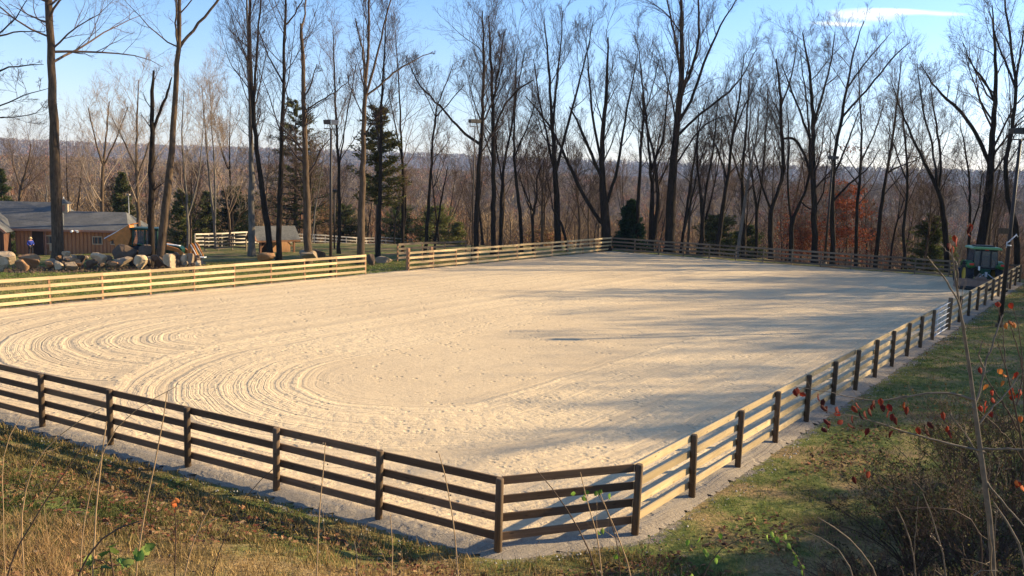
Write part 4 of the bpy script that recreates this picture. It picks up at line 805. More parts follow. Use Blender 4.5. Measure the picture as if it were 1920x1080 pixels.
MB().tube([(cx_, DPT / 2, rz1 + 1.2), (cx_, DPT / 2, rz1 + 1.42)], [.07, .04], 8).build('finial', MT['white'], cpo)
# door, windows, lamps on the front wall
dx0 = BL * .125; dw = 1.2
dd = MB().box((dx0 + dw / 2 + .25, -.02, 1.15), (dw, .06, 2.3)).build('doorway', MT['door_dark'], barn)
MB().box((dx0 + .22, -.05, 1.2), (.1, .1, 2.4)).box((dx0 + dw + .30, -.05, 1.2), (.14, .1, 2.4)).build('door_frame', MT['fascia'], dd)
def window(x, w, z0, h, frame=MT['frame_tan']):
    f = MB()
    f.box((x, -.045, z0 + h + .04), (w + .16, .07, .09)).box((x, -.045, z0 - .04), (w + .16, .07, .09)).box((x - w / 2 - .04, -.045, z0 + h / 2), (.08, .07, h)).box((x + w / 2 + .04, -.045, z0 + h / 2), (.08, .07, h))
    fo = f.build('window', frame, barn); MB().box((x, -.03, z0 + h / 2), (w, .02, h)).build('pane', MT['glass_dark'], fo); MB().box((x, -.048, z0 + h / 2), (.03, .02, h)).build('muntin', frame, fo)
window(BL * .30, .55, 1.15, .7); window(BL * .735, .8, 1.2, .65); window(BL * .885, .5, 1.2, .65)
MB().box((BL * .325, -.04, .75), (.5, .04, .7)).build('panel', MT['frame_tan'], barn)
lx = at(138, 432, BY).x - bl.x
for s in (-1, 1):
    lo = MB(); lo.tube([(lx + s * .22, -.62, ez - .05), (lx + s * .30, -.84, ez - .12)], [.07, .11], 10); lo.build('flood_lamp', MT['white'], barn)
MB().box((lx, -.53, ez - .03), (.16, .08, .1)).build('lamp_mount', MT['white'], barn)
# cross gable at the left end, its wall turned from the sun
gab = thing('barn_wing', 'dark shaded gable-fronted wing projecting from the left end of the brown barn', 'barn', (bl.x - .2, bl.y - .3, gz), bang)
ga = at(4, 400, BY - 1.4).z - gz; gxl = -3.4
mb = MB(); mb.add([(gxl, -1.6, 0), (0, -1.6, 0), (0, -1.6, ez), (gxl / 2, -1.6, ga - .15), (gxl, -1.6, ez), (gxl, -.1, 0), (0, -.1, 0), (0, -.1, ez), (gxl / 2, -.1, ga - .15), (gxl, -.1, ez)], [(0, 1, 2, 3, 4), (9, 8, 7, 6, 5), (1, 6, 7, 2), (0, 4, 9, 5)])
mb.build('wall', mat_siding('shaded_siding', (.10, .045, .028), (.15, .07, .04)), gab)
mb = MB(); slab(mb, [(.35, -2.0, ez - .2), (.35, 1.5, ez - .2), (gxl / 2, 1.5, ga), (gxl / 2, -2.0, ga)], .1); slab(mb, [(gxl / 2, -2.0, ga + .003), (gxl / 2, 1.5, ga + .003), (gxl - .35, 1.5, ez - .2), (gxl - .35, -2.0, ez - .2)], .1); mb.build('roof', MT['shingle'], gab)
MB().bar((.37, -2.03, ez - .3), (gxl / 2, -2.03, ga - .1), .05, .22).bar((gxl - .37, -2.03, ez - .3), (gxl / 2 + .01, -2.06, ga - .1), .05, .22).build('bargeboard', MT['fascia'], gab)
mb = MB()
for k in range(9): mb.box((gxl + .2 + k * .37, -1.62, ez / 2), (.05, .03, ez))
mb.build('battens', MT['door_dark'], gab)

# ------------------------------------------------------------------ well house
hx = at(513, 478, 78); hz_ = tz(hx.x, 78)
wh = thing('well_house', 'small open-sided timber shelter with a grey gable roof, behind the dark leaning trunks', 'shelter', (hx.x, 78, hz_), .72)
W2 = (at(563, 440, 78).x - at(462, 440, 78).x) / 2 * .86; ev = at(530, 449, 78).z - hz_; rg = at(530, 424, 78).z - hz_
MT['timber'] = mat_wood('brown_timber', (.20, .095, .05), (.32, .16, .085), along=(8, 8, 1.2))
mb = MB(); slab(mb, [(-W2, -1.15, ev), (W2, -1.15, ev), (W2, 0, rg), (-W2, 0, rg)], .09); slab(mb, [(W2, 1.15, ev), (-W2, 1.15, ev), (-W2, .003, rg), (W2, .003, rg)], .09); mb.build('roof', MT['shingle'], wh)
MB().box((0, -1.16, ev - .1), (W2 * 2, .05, .16)).build('fascia', MT['timber'], wh)
MB().bar((-W2 - .02, -1.18, ev - .06), (-W2 - .02, 0, rg - .04), .05, .16, up=(1, 0, 0)).bar((-W2 - .02, 1.18, ev - .06), (-W2 - .02, 0, rg - .05), .05, .16, up=(1, 0, 0)).build('bargeboard', MT['timber'], wh)
for (px_, py_) in ((-W2 + .55, -.8), (W2 - .5, -.8), (-W2 + .55, .8), (W2 - .5, .8)): MB().box((px_, py_, ev / 2 - .05), (.16, .16, ev - .05)).build('post', MT['timber'], wh)
for s in (-1, 1): MB().bar((s * (W2 - .5) - s * .08, -.8, ev - .75), (s * (W2 - .5) - s * .7, -.8, ev - .14), .09, .09, up=(0, 1, 0)).build('brace', MT['timber'], wh)
MB().box((W2 * .33, .15, ev * .42), (W2 * .95, .06, ev * .75)).build('back_wall', mat_siding('warm_siding', (.34, .17, .08), (.46, .25, .12)), wh)
MB().box((-W2 * .35, .3, ev * .42), (W2 * .5, .06, ev * .75)).build('back_wall', MT['door_dark'], wh)
MB().box((W2 * .2, .08, ev * .72), (.32, .04, .16)).build('notice', MT['white'], wh)

# ------------------------------------------------------------------ boulders
MT['rock_grey'] = None
def mat_rock(name, a, b, c):
    t = NT(name); o = t.tc.outputs['Object']; oi = t.n.new('ShaderNodeObjectInfo'); of = t.vm('ADD', o, t.vm('SCALE', (9, 5, 3), sc=oi.outputs['Random']))
    n = t.noise(of, 2.2, 7, .65); m = t.noise(of, .8, 3); t.col(t.mix(t.mapr(m, .4, .65), t.ramp(n, [(.3, a), (.7, b)]), L(*c))); t.b.inputs['Roughness'].default_value = .95; t.bump(n, .06); return t.m
MT['rock_grey'] = mat_rock('grey_rock', (.17, .125, .085), (.38, .285, .19), (.26, .18, .11))
MT['rock_tan'] = mat_rock('tan_rock', (.42, .29, .16), (.66, .50, .32), (.52, .36, .21))
MT['rock_rust'] = mat_rock('rusty_rock', (.24, .12, .055), (.42, .23, .11), (.34, .19, .09))
MT['rock_dark'] = mat_rock('dark_rock', (.075, .05, .034), (.16, .11, .075), (.12, .075, .045))
def boulder(label, x0, x1, y0, y1, Y, mat, seed, flat=1.0, yaw=None, blocky=.82):
    import bmesh
    r = np.random.default_rng(seed); a = at((x0 + x1) / 2, y1, Y); w = (x1 - x0) / FPX * Y / 2; h = max(.12, (y1 - y0) / FPX * Y / 2)
    bm = bmesh.new(); bmesh.ops.create_icosphere(bm, subdivisions=3, radius=1)
    pl = [(Vector(r.normal(size=3)).normalized(), r.uniform(.42, .80)) for _ in range(8)] + [(Vector((0, 0, 1)), .8)]
    for v in bm.verts:
        p = v.co * 1.15
        for n_, d_ in pl:
            e = p.dot(n_) - d_
            if e > 0: p = p - n_ * e * .99
        p += Vector(r.normal(size=3)) * .02; v.co = p
    s = max(abs(v.co.x) for v in bm.verts); tt = max(v.co.z for v in bm.verts); bb = min(v.co.z for v in bm.verts)
    for v in bm.verts: v.co = Vector((v.co.x / s * w, v.co.y / s * w * .8 * flat, (v.co.z - bb) / (tt - bb) * h * 2 - .12 * h))
    me = bpy.data.meshes.new('boulder'); bm.to_mesh(me); bm.free(); me.materials.append(MT[mat])
    o = link(bpy.data.objects.new('boulder', me)); o.location = (a.x, Y, a.z); o.rotation_euler = (0, 0, r.uniform(-.3, .3) if yaw is None else yaw)
    return tag(o, label, 'boulder', 'boulders piled in front of the barn' if x1 < 390 else 'boulders behind the cream fence')
for i, (lb, x0, x1, y0, y1, Y, m) in enumerate([
    ('pale cream rounded boulder cut off by the left edge', -14, 15, 480, 510, 56, 'rock_tan'),
    ('large block with a dark front and bright right end, second from the left edge', -4, 34, 469, 496, 59, 'rock_tan'),
    ('small rusty orange block low in front of the two leftmost boulders', 27, 57, 484, 507, 56, 'rock_rust'),
    ('long brown slab with a sunlit right end, in front of the barn door', 31, 81, 473, 503, 58, 'rock_rust'),
    ('angular grey rock at the left foot of the huge trunk', 83, 108, 483, 503, 57, 'rock_grey'),
    ('small pale rock just right of the angular grey one', 103, 119, 487, 504, 56, 'rock_tan'),
    ('pale round rock at the right foot of the huge trunk', 117, 133, 470, 486, 60, 'rock_tan'),
    ('little white stone in the gap right of the pale round rock', 132, 143, 476, 487, 60, 'rock_tan'),
    ('dark jagged rock between the little white stone and the tilted cream slab', 139, 162, 476, 496, 59, 'rock_dark'),
    ('tilted cream slab standing on its edge left of centre in the pile', 170, 201, 472, 499, 58, 'rock_tan'),
    ('low flat earthy rock in front of the jagged dark one', 121, 151, 489, 506, 56, 'rock_grey'),
    ('black-brown low rock left of the mottled boulder', 160, 182, 484, 502, 57, 'rock_dark'),
    ('largest dark boulder in the pile, directly below the raised orange bucket', 201, 258, 455, 490, 59, 'rock_dark'),
    ('mottled grey angular boulder near the middle of the pile', 213, 248, 479, 503, 57, 'rock_grey'),
    ('pink and cream block right of the mottled grey boulder', 245, 277, 476, 504, 56.5, 'rock_tan'),
    ('tall rounded brown boulder between the bucket and the snag', 257, 286, 456, 492, 59, 'rock_dark'),
    ('dark rock at the foot of the leaning sunlit trunk', 283, 306, 476, 500, 58, 'rock_dark'),
    ('round boulder with one bright tan face right of the leaning trunk', 307, 333, 473, 501, 57, 'rock_tan'),
    ('boulder with a thin bright edge behind the tan-faced one', 325, 343, 471, 497, 58.5, 'rock_dark'),
    ('tan boulder standing upright left of the black loader bucket', 339, 353, 474, 498, 57.5, 'rock_tan'),
    ('grey-brown slab leaning against the upright tan boulder', 350, 364, 473, 498, 57.5, 'rock_grey'),
    ('small round tan stone below the black loader bucket', 365, 379, 487, 499, 56, 'rock_tan'),
    ('flat reddish slab in front of the well house', 482, 522, 472, 490, 60, 'rock_rust'),
    ('grey-brown hump-backed boulder behind the cream fence below the floodlight', 563, 600, 466, 488, 62, 'rock_grey'),
    ('low dark boulder touching the hump-backed one on its right', 588, 614, 467, 486, 64, 'rock_dark'),
    ('dark boulder just beyond the end of the cream fence', 684, 703, 474, 499, 60, 'rock_dark'),
    ('pale-topped low rock in the opening between the fences', 700, 736, 479, 497, 62, 'rock_grey')]):
    boulder(lb, x0, x1, y0, y1, Y, m, 340 + i)
rr_ = np.random.default_rng(44)
for i in range(34):
    xx = rr_.uniform(82, 372); w_ = rr_.uniform(9, 20); hh_ = rr_.uniform(7, 13); yb = rr_.uniform(486, 502); Yd = 59.5 - (yb - 486) * .22
    o_ = boulder('small rock wedged in the pile among the bigger boulders', xx - w_ / 2, xx + w_ / 2, yb - hh_, yb, Yd, ['rock_dark', 'rock_dark', 'rock_grey', 'rock_rust'][i % 4], 700 + i); o_['group'] = 'small rocks wedged among the boulders'
# rubble and soil around them
r = np.random.default_rng(9); Vs = []; n = 2600
px = r.uniform(-10, 385, n); yy = r.uniform(54.5, 61, n); V = []; Fq = []
for i in range(n):
    q = at(px[i], 495, yy[i]); z = tz(q.x, yy[i]); s = r.uniform(.04, .17) ; b = np.array([[1, 0, 0], [-.6, .8, 0], [-.5, -.8, 0], [0.1, 0, 1.0]]) * s * r.uniform(.6, 1.3, (4, 3)); b = b @ np.array(rotz(r.uniform(0, 6))).T
    V.append(b + np.array([q.x, yy[i], z - .01])); o_ = 4 * i; Fq += [(o_, o_ + 1, o_ + 3), (o_ + 1, o_ + 2, o_ + 3), (o_ + 2, o_, o_ + 3)]
tag(link(bpy.data.objects.new('rubble', npmesh('rubble', np.concatenate(V), Fq, MT['rock_dark']))), 'loose stone rubble strewn among the boulders', 'rubble', kind='stuff')

# ------------------------------------------------------------------ machine paints
MT['orange'] = mat_plain('orange_paint', (.62, .20, .035), .45, 0, .12, 4); MT['rust_orange'] = mat_plain('worn_orange_paint', (.60, .22, .05), .6, 0, .2, 4)
MT['green_dark'] = mat_plain('dark_green_paint', (.008, .048, .024), .4, 0, .1, 4); MT['green'] = mat_plain('green_paint', (.03, .12, .028), .35, 0, .1, 4, spec=.5)
MT['tyre'] = mat_plain('tyre_rubber', (.025, .026, .03), .85, 0, .2, 9); MT['yellow'] = mat_plain('yellow_paint', (.60, .42, .06), .5, 0, .1, 4)
MT['black'] = mat_plain('black_metal', (.018, .018, .018), .6, 0, .1, 5); MT['redlens'] = mat_plain('red_lens', (.55, .04, .03), .25, 0, .05, 5, spec=.5)
t = NT('cab_glass'); t.col(L(.07, .11, .13)); t.b.inputs['Roughness'].default_value = .05; t.b.inputs['Specular IOR Level'].default_value = .8; t.b.inputs['Alpha'].default_value = .62; MT['cabglass'] = t.m
MT['drag'] = mat_plain('dusty_steel', (.25, .17, .13), .8, .1, .2, 3)
def tyre(mb, c, R, w, axis='Y'):
    return mb.wheel(c, R, w, [(R * .56, -w * .38), (R * .72, -w * .5), (R * .93, -w * .5), (R, -w * .36), (R, w * .36), (R * .93, w * .5), (R * .72, w * .5), (R * .56, w * .38)], axis=axis)
def lugs(mb, c, R, w, n=22, axis='Y'):
    c = Vector(c)
    for k in range(n):
        a = 2 * pi * k / n
        for s in (-1, 1):
            aa = a + (.5 if s > 0 else 0) * 2 * pi / n; 
            if axis == 'Y': Rm = Matrix.Rotation(-aa, 3, 'Y') @ Matrix.Rotation(s * .5, 3, 'X'); off = Vector((cos(aa) * R, s * w * .22, sin(aa) * R)); mb.box(c + off, (.05, w * .5, .05), Rm)
            else: Rm = Matrix.Rotation(aa, 3, 'X') @ Matrix.Rotation(s * .5, 3, 'Y'); off = Vector((s * w * .22, cos(aa) * R, sin(aa) * R)); mb.box(c + off, (w * .5, .05, .05), Rm)
def rim(mb, c, R, w, axis='Y'):
    return mb.wheel(c, R, w, [(.02, w * .1), (R * .3, w * .12), (R * .34, w * .25), (R * .5, w * .1), (R * .58, w * .42), (R * .6, w * .42), (R * .6, -w * .42), (R * .5, -w * .1), (R * .34, -w * .25), (R * .02, -w * .1)], axis=axis)

# backhoe loader among the boulders, front to the right; x forward
bp = at(286, 480, 61.5); bh = thing('backhoe_loader', 'dark green backhoe loader with orange arms and a raised orange bucket, behind the boulders', 'tractor', (bp.x, 61.5, tz(bp.x, 61.5) - .1), .06)
S_ = 1.06
def sc(*p): return tuple(v * S_ for v in p)
cab = MB()
for (x, y) in ((-1.1, -.72), (-.25, -.72), (.62, -.68), (-1.1, .72), (.62, .68)): cab.bar(sc(x, y, 1.35), sc(x * .93, y * .95, 2.62), .1, .1, up=(1, 0, 0))
cab.box(sc(-.25, 0, 1.3), sc(1.85, 1.5, .16)); cb_ = cab.build('cab_frame', MT['green_dark'], bh, bevel=.01)
MB().box(sc(-.24, 0, 2.70), sc(2.0, 1.62, .16)).build('cab_roof', MT['green_dark'], bh, bevel=.05)
for y in (-.70, .70): MB().box(sc(-.66, y, 1.98), sc(.74, .02, 1.2)).build('window', MT['cabglass'], cb_); MB().box(sc(.2, y, 1.98), sc(.74, .02, 1.2)).build('window', MT['cabglass'], cb_)
MB().box(sc(.60, 0, 1.98), sc(.02, 1.3, 1.2)).build('window', MT['cabglass'], cb_)
MB().box(sc(-.5, 0, 1.62), sc(.5, .5, .5)).box(sc(-.7, 0, 1.95), sc(.14, .46, .5)).build('seat', MT['black'], bh, bevel=.05)
MB().prism([sc(.65, .85)[:2], sc(2.15, .8)[:2], sc(2.2, 1.35)[:2], sc(2.0, 1.52)[:2], sc(.65, 1.62)[:2]], -.42, .42).build('hood', MT['green_dark'], bh, bevel=.05)
MB().prism([sc(.7, 1.63)[:2], sc(1.95, 1.53)[:2], sc(1.9, 1.57)[:2], sc(.72, 1.70)[:2]], -.2, .2).build('hood_top', MT['white'], bh)
for y in (-.85, .85):
    w_ = MB(); tyre(w_, sc(-.65, y, .78), .80 * S_, .42); lugs(w_, sc(-.65, y, .78), .80 * S_, .42); wo = w_.build('rear_wheel', MT['tyre'], bh); rim(MB(), sc(-.65, y, .78), .80 * S_, .42).build('rim', MT['orange'], wo)
    w_ = MB(); tyre(w_, sc(1.75, y * .9, .48), .48 * S_, .3); wo = w_.build('front_wheel', MT['tyre'], bh); rim(MB(), sc(1.75, y * .9, .48), .48 * S_, .3).build('rim', MT['orange'], wo)
    fe = MB(); pr_ = [(cos(a) * .92 - .65, sin(a) * .92 + .78) for a in np.linspace(.25, pi * .95, 12)] + [(cos(a) * .86 - .65, sin(a) * .86 + .78) for a in np.linspace(pi * .95, .25, 12)]
    fe.prism([(a * S_, b * S_) for a, b in pr_], (y - .24) * S_, (y + .24) * S_).build('fender', MT['green_dark'], bh)
    la = MB(); s_ = y / abs(y) * .62
    la.prism([sc(.45, 1.62)[:2], sc(.55, 1.40)[:2], sc(1.7, 1.22)[:2], sc(2.75, .62)[:2], sc(2.95, .72)[:2], sc(1.95, 1.42)[:2], sc(.75, 1.72)[:2]], s_ * S_ - .06, s_ * S_ + .06)
    la.prism([sc(.75, .6)[:2], sc(1.0, .6)[:2], sc(1.0, 1.6)[:2], sc(.62, 1.66)[:2]], s_ * S_ - .08, s_ * S_ + .08); la.build('loader_arm', MT['rust_orange'], bh, bevel=.012)
    MB().tube([sc(1.0, s_, 1.0), sc(2.1, s_, .98)], .045, 8).build('hydraulic_ram', MT['galv'], bh)
    MB().prism([sc(2.55, .95)[:2], sc(2.72, 1.72)[:2], sc(2.92, 1.80)[:2], sc(3.05, 1.65)[:2], sc(3.42, .80)[:2], sc(3.28, .72)[:2], sc(2.88, 1.45)[:2], sc(2.78, .8)[:2]], (s_ * .8) * S_ - .05, (s_ * .8) * S_ + .05).build('tilt_link', MT['rust_orange'], bh, bevel=.01)
    MB().tube([sc(2.85, s_ * .8 - .1, 1.7), sc(3.30, s_ * .8 - .1, .85)], .035, 8).build('hydraulic_ram', MT['galv'], bh)
MB().prism([sc(2.9, .18)[:2], sc(3.95, .12)[:2], sc(4.0, .16)[:2], sc(3.3, .24)[:2], sc(3.12, .45)[:2], sc(3.2, .82)[:2], sc(3.10, .86)[:2], sc(2.98, .6)[:2]], -1.0 * S_, 1.0 * S_).build('loader_bucket', MT['black'], bh, bevel=.01)
MB().box(sc(3.45, -.7, .84), sc(.9, .5, .05)).build('bucket_edge', MT['white'], bh)
# backhoe: swing frame, boom, dipper folded, bucket raised high at the back
MB().box(sc(-1.55, 0, .85), sc(.5, .6, .7)).build('swing_frame', MT['black'], bh, bevel=.03)
for s in (-1, 1): MB().bar(sc(-1.6, s * .55, 1.2), sc(-1.75, s * 1.05, .3), .12, .16).build('stabiliser', MT['rust_orange'], bh, bevel=.01)
MB().prism([sc(-1.55, .9)[:2], sc(-1.3, 1.15)[:2], sc(-2.1, 2.05)[:2], sc(-2.35, 2.0)[:2]], -.14, .14).build('boom', MT['black'], bh, bevel=.02)
bk = MB(); bk.prism([sc(-1.42, 2.98)[:2], sc(-1.28, 2.2)[:2], sc(-1.55, 1.45)[:2], sc(-2.35, 1.05)[:2], sc(-2.42, 1.55)[:2], sc(-2.52, 1.9)[:2], sc(-2.78, 2.1)[:2]], -.42 * S_, -.37 * S_)
bk.prism([sc(-1.42, 2.98)[:2], sc(-1.28, 2.2)[:2], sc(-1.55, 1.45)[:2], sc(-2.35, 1.05)[:2], sc(-2.42, 1.55)[:2], sc(-2.52, 1.9)[:2], sc(-2.78, 2.1)[:2]], .37 * S_, .42 * S_)
for a, b in (((-1.42, 2.98), (-1.28, 2.2)), ((-1.28, 2.2), (-1.55, 1.45)), ((-1.55, 1.45), (-2.35, 1.05))): bk.bar(sc(a[0], 0, a[1]), sc(b[0], 0, b[1]), .82 * S_, .05, up=(0, 0, 1) if abs(a[0] - b[0]) > .5 else (1, 0, 0))
bko = bk.build('backhoe_bucket', MT['rust_orange'], bh, bevel=.012)
MB().prism([sc(-1.36, 3.02)[:2], sc(-3.15, 1.98)[:2], sc(-3.18, 1.90)[:2], sc(-1.38, 2.93)[:2]], -.36 * S_, -.30 * S_).build('dipper_edge', MT['white'], bh)
MB().prism([sc(-1.40, 2.90)[:2], sc(-3.0, 1.95)[:2], sc(-2.85, 1.72)[:2], sc(-1.35, 2.58)[:2]], -.30 * S_, .30 * S_).build('dipper', MT['orange'], bh, bevel=.02)
for k in range(3): MB().tube([sc(-1.45 + .0 * k, -.3 + .3 * k, 2.96), sc(-1.05, -.3 + .3 * k, 3.05)], [.05, .02], 6).build('bucket_tooth', MT['rust_orange'], bko)

# person by the barn
def person(loc, rz):
    root = thing('person', 'person in a blue jacket, dark trousers and a straw hat standing by the barn door', 'person', loc, rz)
    J = {'pel': (0, 0, .95), 'ab': (0, .01, 1.12), 'ch': (0, .0, 1.35), 'nk': (0, -.01, 1.50), 'hd': (0, -.03, 1.60), 'tp': (0, -.03, 1.72),
         'sl': (.19, 0, 1.43), 'el': (.27, -.02, 1.16), 'wl': (.16, -.25, 1.08), 'hl': (.12, -.33, 1.08), 'sr': (-.19, 0, 1.43), 'er': (-.28, .02, 1.15), 'wr': (-.20, -.2, 1.02), 'hr': (-.16, -.28, 1.0),
         'pl': (.10, 0, .90), 'kl': (.13, -.04, .50), 'al': (.12, .02, .09), 'tl': (.14, -.15, .04), 'pr': (-.10, 0, .90), 'kr': (-.14, -.02, .50), 'ar': (-.17, .05, .09), 'tr': (-.19, -.11, .04)}
    Rr = dict(pel=.15, ab=.14, ch=.16, nk=.06, hd=.095, tp=.075, sl=.075, el=.05, wl=.032, hl=.035, sr=.075, er=.05, wr=.032, hr=.035, pl=.1, kl=.065, al=.042, tl=.04, pr=.1, kr=.065, ar=.042, tr=.04)
    E = [('pel', 'ab'), ('ab', 'ch'), ('ch', 'nk'), ('nk', 'hd'), ('hd', 'tp'), ('ch', 'sl'), ('sl', 'el'), ('el', 'wl'), ('wl', 'hl'), ('ch', 'sr'), ('sr', 'er'), ('er', 'wr'), ('wr', 'hr'), ('pel', 'pl'), ('pl', 'kl'), ('kl', 'al'), ('al', 'tl'), ('pel', 'pr'), ('pr', 'kr'), ('kr', 'ar'), ('ar', 'tr')]
    for h, sgn in (('hl', 1), ('hr', -1)):
        hx_ = Vector(J[h])
        for k in range(5):
            nm = f'f{h}{k}'; d = Vector((sgn * (-.03 + .017 * k), -.085 + .008 * abs(k - 2), -.02 - .01 * (k % 2))) if k < 4 else Vector((-sgn * .05, -.03, .02)); J[nm] = tuple(hx_ + d); Rr[nm] = .009; E.append((h, nm))
    def skin(name, keys, mat, grow_=0.0, sub=1):
        ks = list(keys); me = bpy.data.meshes.new(name); ed = [(ks.index(a), ks.index(b)) for a, b in E if a in ks and b in ks]
        me.from_pydata([J[k] for k in ks], ed, []); ob = link(bpy.data.objects.new(name, me)); ob.parent = root
        m = ob.modifiers.new('skin', 'SKIN'); 
        for i, k in enumerate(ks): v = me.skin_vertices[0].data[i]; v.radius = (Rr[k] + grow_,) * 2; v.use_root = (i == 0)
        m.use_smooth_shade = True; s = ob.modifiers.new('sub', 'SUBSURF'); s.levels = s.render_levels = sub; me.materials.append(mat); return ob
    skin('body', J.keys(), mat_plain('skin', (.45, .25, .17), .6))
    skin('jacket', ['ch', 'ab', 'pel', 'sl', 'el', 'wl', 'sr', 'er', 'wr'], mat_plain('blue_cloth', (.03, .05, .28), .9), .022)
    skin('trousers', ['pel', 'pl', 'kl', 'al', 'pr', 'kr', 'ar'], mat_plain('dark_cloth', (.018, .018, .024), .9), .02)
    for s, k in ((1, 'tl'), (-1, 'tr')): MB().box((J[k][0], J[k][1] + .07, .045), (.10, .28, .09)).build('shoe', MT['black'], root, bevel=.03)
    hm_ = MB(); prof = [(.005, 1.83), (.07, 1.825), (.10, 1.79), (.112, 1.71), (.19, 1.70), (.20, 1.69), (.11, 1.685)]; vs = [(cos(2 * pi * k / 20) * r_, sin(2 * pi * k / 20) * r_ - .03, z_) for k in range(20) for r_, z_ in prof]
    hm_.add(vs, [(k * 7 + i, k * 7 + i + 1, ((k + 1) % 20) * 7 + i + 1, ((k + 1) % 20) * 7 + i) for k in range(20) for i in range(6)], True); hm_.build('hat', mat_plain('straw', (.55, .42, .22), .9), root)
    fc = MB(); fc.box((0, -.128, 1.615), (.022, .03, .04)); fc.build('nose', mat_plain('skin_nose', (.45, .25, .17), .6), root, bevel=.008)
    for s in (-1, 1): MB().wheel((s * .033, -.115, 1.635), .01, .01, [(.001, -.008), (.008, -.006), (.009, 0), (.001, .002)], 10).build('eye', MT['black'], root)
    MB().box((0, -.118, 1.575), (.045, .01, .01)).build('mouth', mat_plain('lips', (.35, .12, .10), .6), root)
    return root
q_ = at(58, 474, 78.6); person((q_.x, 78.6, tz(q_.x, 78.6)), .9)

# ------------------------------------------------------------------ green tractor with drag at the far right, seen from behind; forward = +y
TPX = at(1838, 531, 57.0); TP = Vector((TPX.x, 57.0, 0)); tr = thing('tractor', 'green cab tractor with red tail lamps, seen from behind in the far right corner', 'tractor', TP, -.24); tr.scale = (1.07, 1.07, 1.05)
for s in (-1, 1):
    c = (s * .86, 0, .80); w_ = MB(); tyre(w_, c, .80, .44, 'X'); lugs(w_, c, .80, .44, 24, 'X'); wo = w_.build('rear_wheel', MT['tyre'], tr); rim(MB(), c, .80, .44, 'X').build('rim', MT['yellow'], wo)
    c = (s * .80, 2.3, .52); w_ = MB(); tyre(w_, c, .52, .32, 'X'); wo = w_.build('front_wheel', MT['tyre'], tr); rim(MB(), c, .52, .32, 'X').build('rim', MT['yellow'], wo)
    fe = MB(); a_ = np.linspace(pi * .20, pi * .80, 14); pr_ = [(cos(a) * .93, sin(a) * .95 + .80) for a in a_] + [(cos(a) * .86, sin(a) * .88 + .80) for a in a_[::-1]]
    vs = [(s * .60, -p[0], p[1]) for p in pr_] + [(s * 1.12, -p[0], p[1]) for p in pr_]; n = len(pr_)
    fe.add(vs, [tuple(range(n)), tuple(reversed(range(n, 2 * n)))] + [(i, (i + 1) % n, n + (i + 1) % n, n + i) for i in range(n)]); feo = fe.build('fender', MT['green'], tr, bevel=.02)
    lob = MB(); lob.wheel((s * .90, -.86, 1.50), .2, .1, [(.01, -.14), (.16, -.13), (.23, -.05), (.24, .12)], 20); lob.build('lamp_pod', MT['green'], tr)
    MB().box((s * .90, -1.03, 1.56), (.27, .06, .13)).build('tail_lamp', MT['redlens'], tr, bevel=.02)
    MB().bar((s * 1.0, -.55, 1.45), (s * 1.15, -.60, 1.55), .05, .05).box((s * 1.24, -.58, 1.62), (.16, .05, .22)).build('mirror', MT['black'], tr, bevel=.01)
    MB().bar((s * .42, -1.05, .62), (s * .45, -.45, .70), .06, .08).build('lift_arm', MT['black'], tr)
    MB().tube([(s * .12, -.95, .95), (s * .45, -1.05, .68)], .03, 8).build('lift_rod', MT['galv'], tr)
fr_ = MB()
for (x, y, x2, y2) in ((-.72, -.55, -.62, -.50), (-.30, -.62, -.28, -.56), (.30, -.62, .28, -.56), (.72, -.55, .62, -.50), (-.72, .95, -.62, .8), (.72, .95, .62, .8)): fr_.bar((x, y, 1.32), (x2, y2, 2.50), .085, .085, up=(0, 1, 0))
fr_.box((0, .2, 1.30), (1.52, 1.6, .16)); fr_.box((0, -.56, 2.46), (1.3, .09, .12)); fro = fr_.build('cab_frame', MT['black'], tr, bevel=.01)
for x, w_ in ((-.50, .34), (0, .52), (.50, .34)): MB().box((x, -.575, 1.90), (w_, .015, 1.08), Matrix.Rotation(-.05, 3, 'X')).build('rear_window', MT['cabglass'], fro)
for s in (-1, 1): MB().box((s * .68, .18, 1.92), (.015, 1.35, 1.05), Matrix.Rotation(s * -.08, 3, 'Y')).build('side_window', MT['cabglass'], fro)
MB().box((0, .86, 1.92), (1.3, .015, 1.05)).build('windscreen', MT['cabglass'], fro)
MB().prism([(-.86, 2.52), (.86, 2.52), (.88, 2.60), (.74, 2.68), (-.74, 2.68), (-.88, 2.60)], -.75, 1.05).build('cab_roof', mat_plain('pale_green_roof', (.14, .30, .12), .35, 0, .1, 4, spec=.5), tr, bevel=.05)  # roof in a paler green than the body
MB().box((0, .2, 2.72), (1.15, .9, .07)).build('roof_hatch', MT['black'], tr, bevel=.02)
MB().box((0, -.66, 2.50), (.22, .05, .05)).build('roof_lamp', MT['redlens'], tr, bevel=.01)
MB().box((0, -.05, 1.55), (.5, .5, .16)).box((0, -.28, 1.85), (.48, .14, .55)).build('seat', MT['black'], tr, bevel=.07)
MB().tube([(0, .62, 1.45), (0, .45, 1.75)], .03, 8).wheel((0, .42, 1.78), .2, .03, [(.19, -.015), (.21, 0), (.19, .015)], 20).build('steering_wheel', MT['black'], tr)
MB().box((0, .3, .95), (.62, 2.2, .62)).box((0, -.62, .85), (.5, .5, .6)).build('transmission', MT['green_dark'], tr, bevel=.05)
hd = MB(); hd.add([(-.36, .95, .75), (.36, .95, .75), (.36, .95, 1.50), (-.36, .95, 1.50), (-.32, 2.75, .75), (.32, 2.75, .75), (.32, 2.72, 1.25), (-.32, 2.72, 1.25)], [(0, 3, 2, 1), (4, 5, 6, 7), (0, 1, 5, 4), (1, 2, 6, 5), (2, 3, 7, 6), (3, 0, 4, 7)]); hd.build('hood', MT['green'], tr, bevel=.06)
